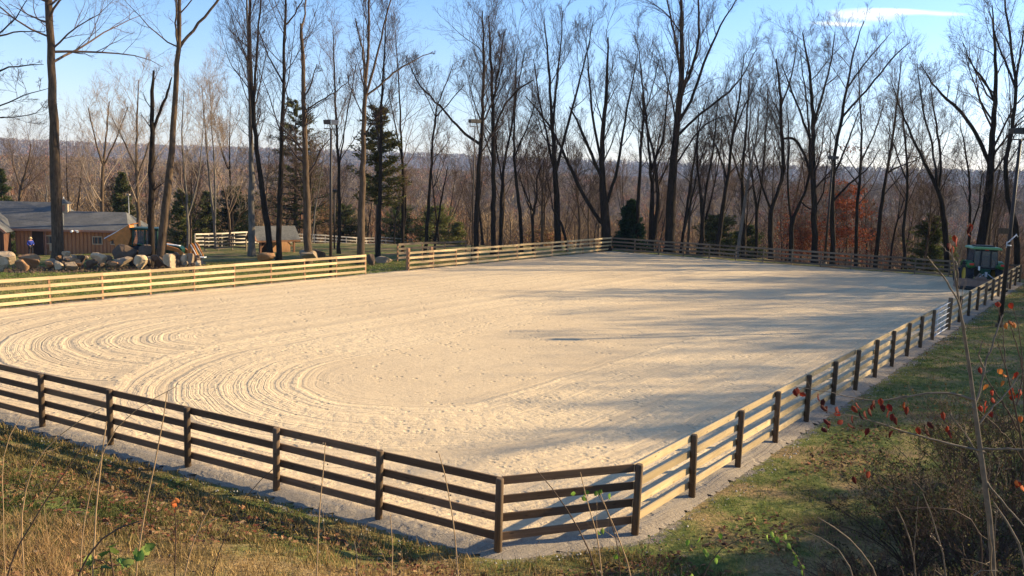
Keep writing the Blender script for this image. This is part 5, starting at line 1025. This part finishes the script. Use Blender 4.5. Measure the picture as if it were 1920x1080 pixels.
MB().tube([(0, -.75, 1.02), (0, -1.15, .92)], .035, 8).box((0, -.95, .93), (.12, .16, .30)).build('top_link', MT['galv'], tr)
MB().box((-.42, -.90, 1.30), (.10, .03, .26)).build('marker_plate', MT['white'], tr)
dg = thing('arena_drag', 'wide dusty steel arena drag hitched behind the green tractor', 'arena drag', TP + Vector((-.62, -.15, 0)), -.24); dg.scale = (.98, 1.07, 1.05)
MB().prism([(-1.55, .10), (1.55, .10), (1.55, .62), (-1.55, .62)], -2.02, -1.96).build('back_plate', MT['drag'], dg, bevel=.008)
for s in (-1, 1): MB().box((s * 1.57, -1.66, .36), (.05, .78, .52)).build('end_plate', MT['drag'], dg, bevel=.008)
MB().box((0, -1.30, .30), (3.08, .06, .30)).build('front_blade', MT['drag'], dg, bevel=.006)
MB().tube([(-1.52, -2.12, .13), (1.52, -2.12, .13)], .12, 14).build('roller', MT['black'], dg)
MB().box((0, -1.64, .64), (3.1, .10, .10)).build('crossbeam', MT['drag'], dg, bevel=.008)
MB().box((0, -1.55, .73), (.62, .4, .16)).bar((-.25, -1.5, .75), (0, -1.28, 1.02), .06, .06).bar((.25, -1.5, .75), (0, -1.28, 1.02), .06, .06).build('hitch', MT['drag'], dg)
# ------------------------------------------------------------------ grass, litter and weeds of the near bank
def scatter_area(r, n, xr, yr, cond):
    x = r.uniform(*xr, n); y = r.uniform(*yr, n); P = np.stack([x, y], 1); d = sdist(P); k = cond(P, d, r); return x[k], y[k], d[k]
def vis(P, m=.05):
    t_ = P[:, 0] / np.maximum(P[:, 1], .1); return (np.abs(t_ - .01) < .66 + m) & (P[:, 1] > 6)
def blades(n, xr, yr, hr, cond, pal, wid=.006, seed=1, name='grass', label='short green and straw-coloured grass on the bank', lean=.35):
    r = np.random.default_rng(seed); x, y, d = scatter_area(r, n, xr, yr, cond); m = len(x); z = terr(x, y)
    tone = wav(x, y, 1.1, 8, 3) * .5 + wav(x, y, .35, 6, 22) * .6 + r.normal(size=m) * .35
    pal = np.array(pal); ti = np.clip(((tone + 1.1) / 2.2 * (len(pal) - 1)), 0, len(pal) - 1.001); i0 = ti.astype(int); c = pal[i0] * (1 - (ti - i0))[:, None] + pal[i0 + 1] * (ti - i0)[:, None]; c = np.clip(c * r.uniform(.65, 1.35, (m, 1)), 0, 1)
    clump = .7 + .6 * (wav(x, y, 4.1, 8, 11) > 0) 
    h = r.uniform(*hr, m) * clump; a = r.uniform(0, 2 * pi, m); ww = wid * (1 + np.hypot(x, y) * .05)
    b = np.stack([np.cos(a), np.sin(a), 0 * a], 1) * ww[:, None]; B = np.stack([x, y, z - .01], 1); tip = B + np.stack([r.normal(size=m) * h * lean, r.normal(size=m) * h * lean, h], 1)
    V = np.stack([B - b, B + b, tip], 1).reshape(-1, 3)
    o = link(bpy.data.objects.new(name, npmesh(name, V, np.arange(3 * m).reshape(-1, 3), MT['grass'], col=np.repeat(c, 3, 0)))); tag(o, label, 'grass', kind='stuff')
G1c = [(.045, .065, .018), (.10, .10, .03), (.22, .16, .06), (.40, .27, .11), (.50, .34, .15)]
G2c = [(.07, .13, .025), (.13, .19, .04), (.23, .25, .065), (.34, .29, .11), (.42, .32, .14)]
G3c = [(.24, .16, .07), (.34, .22, .10), (.46, .30, .13), (.42, .24, .11), (.09, .09, .03)]
blades(330000, (-22, 9), (7, 24), (.03, .13), lambda P, d, r: (d > .32 + .3 * r.uniform(size=len(d))) & vis(P) & (edge_d(P, LC, F1) > -1.2), G1c, seed=2)
blades(420000, (2, 46), (9, 64), (.03, .09), lambda P, d, r: (d > .3 + .4 * r.uniform(size=len(d))) & vis(P) & (edge_d(P, R0, FR) > 0) & (r.uniform(size=len(d)) < np.clip(22 / P[:, 1], .25, 1)), G2c, seed=3, label='lawn grass outside the right-hand fence')
blades(150000, (-46, -4), (30, 64), (.03, .09), lambda P, d, r: (d > .4) & vis(P) & (edge_d(P, FC, LC) > 0), G2c, seed=4, label='grass between the cream fence and the boulders', wid=.008)
blades(90000, (-14, 2), (6.5, 15), (.08, .22), lambda P, d, r: (d > 1.3) & vis(P) & (wav(P[:, 0], P[:, 1], .9, 6, 7) > .05 + 2.0 * (P[:, 0] / np.maximum(P[:, 1], 1) + .40) + .25 * (P[:, 1] - 10)), G3c, seed=5, label='long bleached straw-coloured grass on the near left bank', wid=.004, lean=.6)
# leaf litter
def litter(n, xr, yr, cond, seed, pal, label, size=(.03, .07)):
    r = np.random.default_rng(seed); x, y, d = scatter_area(r, n, xr, yr, cond); m = len(x); z = terr(x, y) + r.uniform(.0, .05, m); C = np.stack([x, y, z], 1)
    a = norm(r.normal(size=(m, 3)) * np.array([1, 1, .35])); b = norm(np.cross(a, np.array([0, 0, 1]) + r.normal(size=(m, 3)) * .35)); s = r.uniform(*size, m)[:, None]
    V = np.stack([C - a * s, C - b * s * .5 + [0, 0, .008], C + a * s, C + b * s * .5], 1).reshape(-1, 3); pal = np.array(pal); c = pal[r.integers(len(pal), size=m)] * r.uniform(.6, 1.3, (m, 1))
    o = link(bpy.data.objects.new('leaf_litter', npmesh('leaf_litter', V, np.arange(4 * m).reshape(-1, 4), MT['litter'], col=np.repeat(np.clip(c, 0, 1), 4, 0)))); tag(o, label, 'fallen leaves', kind='stuff')
LP = [(.17, .075, .04), (.24, .11, .05), (.12, .055, .035), (.32, .17, .08), (.20, .06, .035), (.38, .24, .12)]
litter(52000, (-20, 4), (6.5, 23), lambda P, d, r: (d > .9) & vis(P) & (wav(P[:, 0], P[:, 1], .8, 6, 14) > -.35), 1, LP, 'fallen brown leaves in drifts on the near bank')
litter(16000, (1, 16), (9, 22), lambda P, d, r: (d > 1.0) & vis(P) & (wav(P[:, 0], P[:, 1], .7, 6, 17) > .15), 2, LP, 'fallen brown leaves in the shade at lower right')
litter(3500, (14, 40), (30, 62), lambda P, d, r: (d > .2) & (d < 2.4) & vis(P) & (edge_d(P, R0, FR) > 0), 3, LP, 'fallen leaves along the foot of the right-hand fence', (.04, .09))
# pale stones scattered in the gravel margin
r = np.random.default_rng(21); x, y, d = scatter_area(r, 60000, (-20, 30), (12, 56), lambda P, d, r: (d > .05) & (d < .75) & vis(P)); m = len(x); s = r.uniform(.008, .032, m)[:, None, None]
tet = np.array([[1, 0, -.3], [-.6, .8, -.3], [-.5, -.8, -.3], [.1, 0, .9]]); V = np.stack([x, y, terr(x, y) + .012], 1)[:, None] + tet[None] * s * r.uniform(.6, 1.3, (m, 4, 3)); bI = np.arange(m)[:, None, None] * 4
F_ = (bI + np.array([[0, 1, 3], [1, 2, 3], [2, 0, 3]])[None]).reshape(-1, 3); g_ = r.uniform(.14, .5, (m, 1)) * np.array([1, .95, .87])
tag(link(bpy.data.objects.new('gravel_stones', npmesh('gravel_stones', V.reshape(-1, 3), F_, MT['litter'], col=np.repeat(g_, 4, 0)))), 'loose grey gravel along the foot of the fences', 'gravel', kind='stuff')

MT['stem_tan'] = mat_plain('dry_stem', (.36, .23, .12), .8, 0, .25, 12); MT['stem_brown'] = mat_plain('brown_stem', (.075, .045, .03), .8, 0, .25, 12); MT['stem_grey'] = mat_plain('grey_stem', (.155, .115, .08), .8, 0, .4, 12)
def leafmesh(r, C, D, S, cup=.25, wid=.42):
    """real curved leaves: 2x3 quads each"""
    n = len(C); a = norm(D); b = norm(np.cross(a, r.normal(size=(n, 3)) * .4 + np.array([.3, -1, .2]))); nn = np.cross(a, b); V = []
    for u in (0, .3, .68, 1.0):
        w = [.04, .95, .8, .03][[0, .3, .68, 1.0].index(u)] * wid
        for v in (-1, 0, 1): V.append(C + a * S * u + b * S * w * v + nn * S * (cup * (abs(v) * .4) - cup * u * u))
    V = np.stack(V, 1).reshape(-1, 3); f = []
    for i in range(3):
        for j in range(2): f.append((i * 3 + j, i * 3 + j + 1, (i + 1) * 3 + j + 1, (i + 1) * 3 + j))
    return V, (np.arange(n)[:, None, None] * 12 + np.array(f)[None]).reshape(-1, 4)
def stem_px(name, label, cat, Y, lines, mat, seed, leaves=None, twigs=0, group=None, buds=0):
    """plant drawn as stems in px at distance Y, foot carried down to the ground"""
    r = np.random.default_rng(seed); st = []
    for li, ln in enumerate(lines):
        pts = []; rs = []; sw = r.uniform(-.35, .35)
        for i, (x, y, w) in enumerate(ln): 
            p = at(x, y, Y + (sw * i / len(ln) if li else .1 * sw * i)); pts.append(tuple(p)); rs.append(max(.0012, w * .40 * Y / FPX))
        if li == 0:
            z = tz(pts[0][0], pts[0][1])
            if pts[0][2] > z: pts.insert(0, (pts[0][0] + r.uniform(-.08, .08), pts[0][1], z - .05)); rs.insert(0, rs[0] * 1.1)
            base = (pts[0][0], pts[0][1], z)
        st.append(resample(pts, rs, 16, r, .003))
    root = thing(name, label, cat, base, 0, group); b = np.array(base); V, F_ = join([tubes((P - b)[None], R[None], 7) for P, R in st])
    o = link(bpy.data.objects.new('stem', npmesh('stem', V, F_, MT[mat], True))); o.parent = root
    Ps = np.stack([P for P, R in st]) - b; Rs = np.stack([R for P, R in st])
    if twigs:
        A = grow(r, Ps, Rs, twigs, .3, .98, (.06, .2, True), (25, 60), .25, 6, .12, .5, .3, .0012); B = grow(r, *A, 4, .2, .95, (.25, .5, True), (25, 60), .2, 4, .15, .5, .4, .0009)
        V, F_ = join([tubes(*A, 4), tubes(*B, 3)]); o = link(bpy.data.objects.new('twigs', npmesh('twigs', V, F_, MT[mat]))); o.parent = root; Ps2 = B[0]
    if buds:
        k = r.integers(len(Ps), size=buds); j = r.integers(9, 16, size=buds); C = Ps[k, j] + r.normal(size=(buds, 3)) * .012; V, F_ = leafmesh(r, C, r.normal(size=(buds, 3)) * [1, 1, .6], .018, .3)
        o = link(bpy.data.objects.new('seed_heads', npmesh('seed_heads', V, F_, MT['stem_grey']))); o.parent = root
    if leaves:
        C = np.array([tuple(at(x, y, Y + r.uniform(-.12, .12))) for x, y, *_ in leaves['px']]) - b; n = len(C); D = r.normal(size=(n, 3)) * .45 + np.array(leaves.get('dir', (0, 0, -1)))
        V, F_ = leafmesh(r, C, D, leaves.get('size', .06) , .3, leaves.get('wid', .36)); pal = np.array(leaves['pal']); c = pal[r.integers(len(pal), size=n)] * r.uniform(.7, 1.25, (n, 1))
        o = link(bpy.data.objects.new('leaves', npmesh('leaves', V, F_, MT['leafcol'], True, col=np.repeat(c, 12, 0)))); o.parent = root
    return root
RED = [(.17, .014, .008), (.11, .012, .008), (.26, .03, .01), (.07, .010, .008), (.32, .06, .012), (.13, .013, .009)]
lv = [(1495, 726), (1499, 735), (1490, 730), (1535, 738), (1545, 748), (1540, 758), (1550, 762), (1571, 762), (1575, 775), (1581, 788), (1590, 793), (1598, 760), (1600, 778), (1606, 755), (1612, 772), (1622, 770), (1630, 765), (1640, 750), (1637, 758), (1655, 757), (1652, 746), (1664, 757), (1697, 754), (1702, 762), (1675, 775), (1680, 783), (1668, 770), (1541, 800), (1558, 790), (1545, 785), (1630, 803), (1675, 808), (1720, 800), (1738, 804), (1735, 796), (1769, 772), (1777, 800), (1781, 806), (1740, 790), (1632, 884), (1601, 893), (1622, 880),
      (1790, 440), (1783, 455), (1796, 447), (1818, 418), (1822, 424), (1815, 430), (1787, 460)]
stem_px('red_leaved_sapling', 'tall bare sapling in the right foreground holding a few dark red leaves', 'sapling', 6.2,
        [[(1868, 1090, 15), (1858, 1000, 14), (1846, 900, 13), (1838, 830, 12), (1828, 760, 10), (1822, 700, 9), (1812, 650, 7), (1802, 600, 6), (1794, 540, 4.5), (1786, 490, 3.5), (1783, 455, 2)],
         [(1826, 750, 7), (1800, 738, 6), (1760, 734, 5), (1715, 740, 4), (1670, 750, 3.5), (1620, 752, 3), (1560, 735, 2), (1490, 725, 1.5)], [(1700, 742, 3), (1650, 752, 2.5), (1600, 770, 2), (1545, 780, 1.5)],
         [(1846, 848, 7), (1800, 836, 6), (1740, 822, 5), (1690, 808, 4), (1640, 790, 3), (1590, 778, 2), (1535, 770, 1.5)], [(1840, 842, 6), (1880, 842, 5), (1925, 842, 4)],
         [(1812, 650, 6), (1806, 600, 5), (1795, 560, 4), (1770, 520, 3.5), (1752, 498, 3), (1738, 480, 2)], [(1795, 545, 4), (1797, 500, 3.5), (1806, 450, 2.5), (1818, 418, 2)], [(1796, 500, 3), (1785, 480, 2.5), (1766, 460, 1.5)],
         [(1824, 765, 6), (1838, 735, 5), (1845, 690, 4.5), (1858, 650, 4), (1872, 615, 3.5), (1880, 590, 2)], [(1845, 690, 4), (1835, 665, 3), (1842, 640, 2.5)], [(1846, 900, 6), (1870, 930, 4.5), (1900, 965, 4), (1925, 990, 3)], [(1832, 800, 4), (1855, 770, 3.5), (1880, 745, 3), (1915, 700, 2)]],
        'stem_grey', 1, dict(px=lv, pal=RED, size=.065, wid=.34), twigs=3)
lv = [(1893, 600), (1887, 606), (1900, 603), (1870, 692), (1880, 700), (1905, 703), (1908, 698), (1885, 715), (1862, 730), (1854, 722), (1892, 733), (1900, 728), (1910, 738), (1915, 730), (1898, 742), (1850, 752), (1838, 760), (1852, 762), (1857, 770), (1838, 688), (1912, 905), (1905, 900), (1918, 910), (1916, 780), (1860, 745), (1872, 565), (1895, 568)]
stem_px('orange_leaved_shrub', 'slender shrub at the right edge with glowing orange and red leaves', 'shrub', 7.0,
        [[(1935, 1000, 7), (1925, 900, 6), (1915, 820, 5), (1900, 740, 4), (1885, 680, 3), (1870, 640, 2)], [(1915, 820, 4), (1890, 770, 3.5), (1862, 730, 3), (1845, 700, 2)], [(1925, 880, 4), (1905, 840, 3), (1870, 800, 2.5), (1835, 770, 2)], [(1905, 760, 3), (1920, 700, 3), (1905, 640, 2.5), (1890, 600, 1.5)], [(1925, 890, 3), (1918, 905, 2.5), (1905, 900, 1.5)], [(1885, 680, 2.5), (1880, 620, 2), (1870, 565, 1.5)], [(1925, 900, 3), (1916, 640, 2), (1897, 565, 1.2)]],
        'stem_brown', 2, dict(px=lv, pal=[(.55, .12, .02), (.62, .20, .04), (.40, .04, .015), (.30, .025, .012)], size=.062, wid=.42), twigs=4)
# leafless shrubs massed at right
def bush(label, x, y, H, W, seed, stems=16, mat='stem_brown', leaf=0, pal=None, tw=1.0, size=.035, name='leafless_shrub'):
    r = np.random.default_rng(seed); z = tz(x, y); n = stems; a = r.uniform(0, 2 * pi, n); k = 10; s = np.linspace(0, 1, k); out = r.uniform(.15, 1, n) * W; hh = H * r.uniform(.6, 1.05, n) * (1 - .25 * out / W)
    P = np.stack([np.cos(a)[:, None] * out[:, None] * s ** 1.3 + .05 * np.cos(a)[:, None], np.sin(a)[:, None] * out[:, None] * s ** 1.3 + .05 * np.sin(a)[:, None], hh[:, None] * np.sin(s * 1.35)[None] / sin(1.35)], -1); P[..., :2] += r.normal(size=(n, k, 2)) * .012; P[:, 0, 2] = -.05
    R = (.013 * r.uniform(.6, 1.3, n))[:, None] * np.linspace(1, .25, k)[None]
    root = thing(name, label, 'shrub', (x, y, z)); V, F_ = tubes(P, R, 6); o = link(bpy.data.objects.new('stems', npmesh('stems', V, F_, MT[mat], True))); o.parent = root
    A = grow(r, P, R, 7, .2, .98, (.2, .42, True), (20, 60), .2, 6, .12, .5, .3, .004); B = grow(r, *A, 5, .15, .98, (.3, .55, True), (25, 60), .15, 4, .16, .55, .4, .003); C_ = grow(r, *B, 4, .2, 1, (.35, .6, True), (25, 60), .1, 3, .2, .6, .5, .0022)
    V, F_ = join([tubes(*A, 4), tubes(*B, 3), tubes(*C_, 3)]); o = link(bpy.data.objects.new('twigs', npmesh('twigs', V, F_, MT[mat]))); o.parent = root
    if leaf:
        Q = C_[0][:, -1]; kk = r.integers(len(Q), size=leaf); V, F_ = leafmesh(r, Q[kk], r.normal(size=(leaf, 3)), size, .2, .36); pal_ = np.array(pal or [(.035, .05, .016), (.06, .07, .02), (.09, .05, .022), (.16, .15, .05)]); c = pal_[r.integers(len(pal_), size=leaf)] * r.uniform(.6, 1.3, (leaf, 1))
        o = link(bpy.data.objects.new('leaves', npmesh('leaves', V, F_, MT['leafcol'], True, col=np.repeat(c, 12, 0)))); o.parent = root
    return root
def bpx(label, px, py, Y, H, W, seed, **k):
    p = at(px, py, Y); return bush(label, p.x, Y, H, W, seed, **k)
bpx('dense twiggy shrub with sparse dull leaves, right behind the red-leaved sapling', 1850, 900, 12.0, 2.6, 2.0, 1, stems=40, leaf=4500)
bpx('dark leafless shrub spreading left of the red-leaved sapling trunk', 1730, 900, 13.0, 1.9, 1.9, 2, stems=36, leaf=1800)
bpx('twiggy shrub at the right edge below the floodlight pole foot', 1930, 800, 14.5, 3.0, 2.2, 3, stems=36, leaf=3600, pal=[(.10, .12, .03), (.16, .13, .04), (.22, .10, .03)])
bpx('low brambly shrub in the dark lower right corner', 1830, 1050, 9.2, 1.2, 1.6, 4, stems=34, leaf=900)
bpx('wiry shrub on the lawn slope nearest the seventh right-hand post', 1800, 760, 17.5, 1.9, 1.8, 5, stems=26, leaf=2200, pal=[(.08, .12, .03), (.13, .15, .04)])
bpx('dark brown brush heap at the foot of the shrubs, lower right', 1690, 1000, 10.8, .85, 1.6, 6, stems=50, mat='stem_brown')
bpx('dark tangled shrub filling the lower right corner beyond the sapling', 1900, 1000, 10.2, 1.6, 1.6, 8, stems=36, leaf=1500)
bpx('low dark tangle of twigs in the shade left of the shrubs', 1640, 940, 12.0, .8, 1.3, 9, stems=30, leaf=500)
bpx('scrubby leafy weeds at the foot of the near corner post', 1240, 1040, 11.6, .9, .7, 7, stems=12, mat='stem_brown', leaf=160, pal=[(.14, .24, .04), (.10, .18, .03)], size=.045)
# unseen evergreens added beyond the right edge to shade the lower right
for i, (x, y, H, W) in enumerate([(19.5, 17.5, 7.5, 2.6), (16.5, 13.6, 6.0, 2.2)]):
    evergreen('evergreen_tree', 'evergreen added unseen beyond the right edge to shade the lower right lawn', x, y, H, W, 60 + i, shape=.5, z0=.05, group='evergreens added outside the frame on the right', size=.25)
# standing dry stems and canes of the foreground
W_ = [  # label, Y, lines, mat, twigs, buds
 ('long straight dry stem crossing the rails left of the third post', 6.2, [[(752 / 3 + 0, 1090, 4), (275, 940, 3.5), (300, 830, 3), (313, 735, 2)]], 'stem_tan', 0, 5),
 ('dry stem in front of the second post from the left', 6.0, [[(172, 1090, 4.5), (180, 960, 4), (190, 860, 3.5), (200, 790, 2.5)]], 'stem_tan', 0, 0),
 ('upright dry stem right of the fourth post with a few clinging seed heads', 6.4, [[(592, 1090, 3.5), (600, 950, 3), (606, 880, 2.5), (610, 830, 1.8)]], 'stem_tan', 0, 6),
 ('dark cane slanting from the lower left corner up to the right', 5.4, [[(0, 1090, 4.5), (40, 1010, 4), (80, 950, 3.5), (110, 900, 3), (160, 830, 2)]], 'stem_brown', 2, 0),
 ('dark arching cane at the lower left bending over to the right', 5.2, [[(135, 1090, 5.5), (160, 1040, 5), (190, 1000, 4.5), (225, 980, 4), (262, 977, 2.5)]], 'stem_brown', 1, 0),
 ('pale thin stem crossing the first front bay diagonally', 6.0, [[(2, 832, 2), (20, 800, 2), (40, 778, 1.5)]], 'stem_tan', 0, 0),
 ('long fine stalk reaching from the left bank across the second bay', 6.2, [[(40, 900, 3), (90, 830, 2.5), (140, 790, 2), (190, 765, 1.6)]], 'stem_tan', 2, 0),
 ('fine stalk bending right over the third bay rails', 6.6, [[(150, 1000, 3), (185, 860, 2.5), (215, 790, 2), (270, 755, 1.6), (330, 725, 1.2)]], 'stem_tan', 0, 0),
 ('slim stem with a dark seed head in front of the sixth front bay', 6.5, [[(862, 1090, 3.5), (850, 980, 3), (838, 890, 2.5), (823, 850, 2)]], 'stem_tan', 0, 10),
 ('long cane slanting up left through the corner section', 6.0, [[(1130, 1090, 4), (1100, 1020, 3.5), (1070, 960, 3), (1035, 910, 2.5), (1005, 880, 1.8)]], 'stem_brown', 0, 0),
 ('upright weed with a tuft of green leaves before the corner section', 6.6, [[(1130, 1060, 3.5), (1118, 990, 3), (1100, 940, 2.5), (1088, 885, 1.8)]], 'stem_tan', 2, 6),
 ('weed stem leaning left near the near-corner post foot', 6.8, [[(1190, 1090, 3.5), (1160, 1010, 3), (1140, 960, 2.5), (1125, 925, 1.8)]], 'stem_tan', 3, 4),
 ('short budding stem in front of the sixth front post', 6.8, [[(735, 1090, 3), (737, 1020, 2.5), (732, 965, 1.8)]], 'stem_tan', 2, 14),
 ('short pale hooked stem below the fifth post', 6.2, [[(668, 1090, 3.5), (672, 1040, 3), (664, 1015, 2.5)]], 'stem_grey', 1, 6),
 ('dry stalk slanting up to the right over the fourth bay', 6.2, [[(390, 1090, 3), (430, 980, 2.5), (480, 900, 2), (520, 872, 1.5)]], 'stem_brown', 1, 0),
 ('leaning reddish stalk left of the fourth post foot', 6.0, [[(340, 1090, 3.5), (365, 1000, 3), (395, 950, 2.5)], [(355, 1030, 2.5), (378, 985, 2), (412, 970, 1.5)]], 'stem_tan', 1, 0),
 ('long pale cane curving over the dark lower right ground', 6.5, [[(1655, 1090, 4.5), (1630, 1045, 4), (1590, 1005, 3.5), (1560, 985, 3), (1533, 970, 2)]], 'stem_grey', 0, 0),
 ('pale cane curving left beside the first, lower right', 6.2, [[(1612, 1090, 4), (1590, 1040, 3.5), (1565, 1012, 3), (1535, 1000, 2.5), (1500, 992, 2)]], 'stem_grey', 0, 0),
 ('straight pale cane behind the two curving canes, lower right', 6.8, [[(1720, 1095, 4), (1714, 1040, 3.5), (1700, 980, 3), (1680, 950, 2.5)], [(1714, 1040, 2.5), (1718, 985, 2), (1722, 930, 1.5)]], 'stem_grey', 0, 0),
 ('leaning pale cane left of the sapling trunk with small buds', 6.4, [[(1780, 1095, 4), (1768, 1030, 3.5), (1745, 960, 3), (1730, 925, 2)], [(1768, 1030, 2.5), (1745, 1000, 2)]], 'stem_grey', 2, 8),
 ('stout pale cane leaning up left from the right edge', 5.8, [[(1930, 1050, 6), (1900, 990, 5), (1880, 960, 4.5), (1862, 940, 3)]], 'stem_grey', 1, 6),
 ('upright budding weed right of the sapling trunk foot', 6.4, [[(1868, 1095, 3.5), (1862, 1020, 3), (1868, 960, 2)]], 'stem_grey', 2, 14),
 ('pale cane arching right over the bottom right corner', 5.8, [[(1800, 1095, 4.5), (1815, 1062, 4), (1835, 1055, 3.5), (1870, 1070, 3)]], 'stem_grey', 0, 0),
 ('bare arching bramble left of the red leaves, reaching down', 7.5, [[(1850, 980, 4), (1800, 950, 3.5), (1750, 945, 3), (1700, 955, 2.5), (1660, 960, 2)]], 'stem_brown', 3, 0),
]
for i, (lb, Y, ln, mt, tw, bd) in enumerate(W_): stem_px('dry_weed' if mt == 'stem_tan' else 'bare_cane', lb, 'weed' if mt == 'stem_tan' else 'cane', Y, ln, mt, 400 + i, None, tw, None, bd)
GRN = [(.20, .34, .04), (.28, .40, .06), (.14, .26, .03)]
stem_px('leafy_vine', 'thin vine with bright yellow-green leaves at bottom right of centre', 'vine', 6.4, [[(1515, 1085, 3), (1500, 1050, 2.5), (1488, 1010, 2), (1460, 1000, 2), (1440, 1005, 1.5)]], 'stem_brown', 500, dict(px=[(1440, 1003), (1448, 996), (1458, 1006), (1472, 1010), (1478, 1018), (1487, 1032), (1492, 1040), (1490, 1050), (1502, 1062), (1505, 1068), (1446, 1001)], pal=GRN, size=.055, dir=(.3, 0, -.6)))
stem_px('leafy_vine', 'arching bramble with a few lime leaves left of the yellow-green vine', 'vine', 6.6, [[(1310, 1090, 3), (1330, 1040, 2.5), (1370, 1010, 2), (1415, 1004, 1.5)]], 'stem_brown', 501, dict(px=[(1320, 1028), (1325, 1034), (1340, 1042), (1345, 1046), (1298, 1075), (1312, 1005), (1292, 1012), (1350, 1000)], pal=GRN, size=.055, dir=(.2, 0, -.5)))
stem_px('leafy_weed', 'green-leaved weed sprig against the corner rails', 'weed', 7.4, [[(1165, 1060, 2.5), (1150, 980, 2.2), (1135, 945, 1.8), (1120, 925, 1.5)]], 'stem_brown', 502, dict(px=[(1080, 925), (1090, 932), (1098, 928), (1105, 922), (1120, 920), (1128, 918), (1145, 925), (1130, 990), (1122, 995), (1150, 1045), (1158, 1040)], pal=GRN, size=.06, dir=(-.3, 0, -.5)))
stem_px('leafy_weed', 'broad green-leaved weed low in the left foreground', 'weed', 6.0, [[(215, 1090, 4), (212, 1060, 3.5), (205, 1030, 3)], [(212, 1062, 3), (190, 1050, 2.5), (170, 1048, 2)], [(212, 1062, 3), (240, 1050, 2.5), (270, 1045, 2)]], 'stem_brown', 503, dict(px=[(215, 1040), (205, 1035), (190, 1045), (176, 1050), (240, 1045), (255, 1052), (270, 1040), (200, 1058), (168, 1062), (228, 1060), (285, 1030), (248, 1035), (208, 1028), (222, 1048)], pal=[(.10, .20, .05), (.16, .26, .06), (.25, .30, .07)], size=.09, dir=(.2, -.4, .5), wid=.5))
stem_px('leafy_weed', 'red-tipped leafy weed in the left bank below the third post', 'weed', 7.5, [[(330, 1010, 3), (328, 970, 2.5), (330, 945, 2)]], 'stem_brown', 504, dict(px=[(328, 945), (332, 950), (325, 955), (335, 943), (322, 948)], pal=[(.55, .14, .04), (.6, .2, .06)], size=.06, dir=(0, -.3, .4)))
# more small stems filling the bottom edge
r = np.random.default_rng(91)
proto = []
for i in range(6):
    k = 12; s = np.linspace(0, 1, k); n = 1; H = [.55, .8, 1.0, .7, .9, .6][i]; P = np.stack([.12 * H * s ** 2 * (1 if i % 2 else -1) + .01 * np.sin(s * 9), .04 * np.sin(s * 4 + i), H * s], 1)[None]; R = (.0035 * np.linspace(1, .35, k))[None]
    V, F_ = tubes(P, R, 5); A = grow(r, P, R, 5, .35, .98, (.12, .3, True), (25, 55), .3, 5, .1, .5, .4, .0011); V2, F2 = tubes(*A, 3)
    Q = A[0][:, -1]; kk = r.integers(len(Q), size=9); V3, F3 = leafmesh(r, Q[kk] + r.normal(size=(9, 3)) * .01, r.normal(size=(9, 3)), .02, .2)
    proto.append((npmesh('stem', *join([(V, F_), (V2, F2)]), MT[['stem_tan', 'stem_grey', 'stem_tan', 'stem_brown', 'stem_tan', 'stem_grey'][i]]), npmesh('seed_heads', V3, F3, MT['stem_grey'])))
cnt = 0
while cnt < 75:
    x = r.uniform(-6.5, 7.5); y = r.uniform(7.5, 12.2); P1 = np.array([[x, y]])
    if not vis(P1)[0] or sdist(P1)[0] < .9: continue
    if x > 1 and y > 11: continue
    i = int(r.integers(6)); z = tz(x, y); ux = x / y; pz = 'in the lower left corner' if ux < -.45 else 'below the second post' if ux < -.32 else 'below the third post' if ux < -.2 else 'below the fifth post' if ux < -.08 else 'below the front corner post' if ux < .08 else 'below the right corner post' if ux < .2 else 'below the yellow-green vine' if ux < .34 else 'left of the sapling foot' if ux < .5 else 'in the lower right corner'
    kd = ['short left-leaning tan', 'pale right-leaning', 'tall left-leaning tan', 'dark brown right-leaning', 'tall tan left-leaning', 'small pale right-leaning'][i]; key = f"{kd} dry weed {'close by' if y < 9.7 else 'farther back'} {pz}"; 
    root = thing('dry_weed', key, 'weed', (x, y, z), (0 if i % 2 else 3.1) * 0 + r.uniform(-.9, .9), 'knee-high dry weeds on the near bank')
    sc_ = r.uniform(.6, 1.15); root.scale = (sc_,) * 3
    for nm, me in zip(('stem', 'seed_heads'), proto[i]): o = link(bpy.data.objects.new(nm, me)); o.parent = root
    cnt += 1
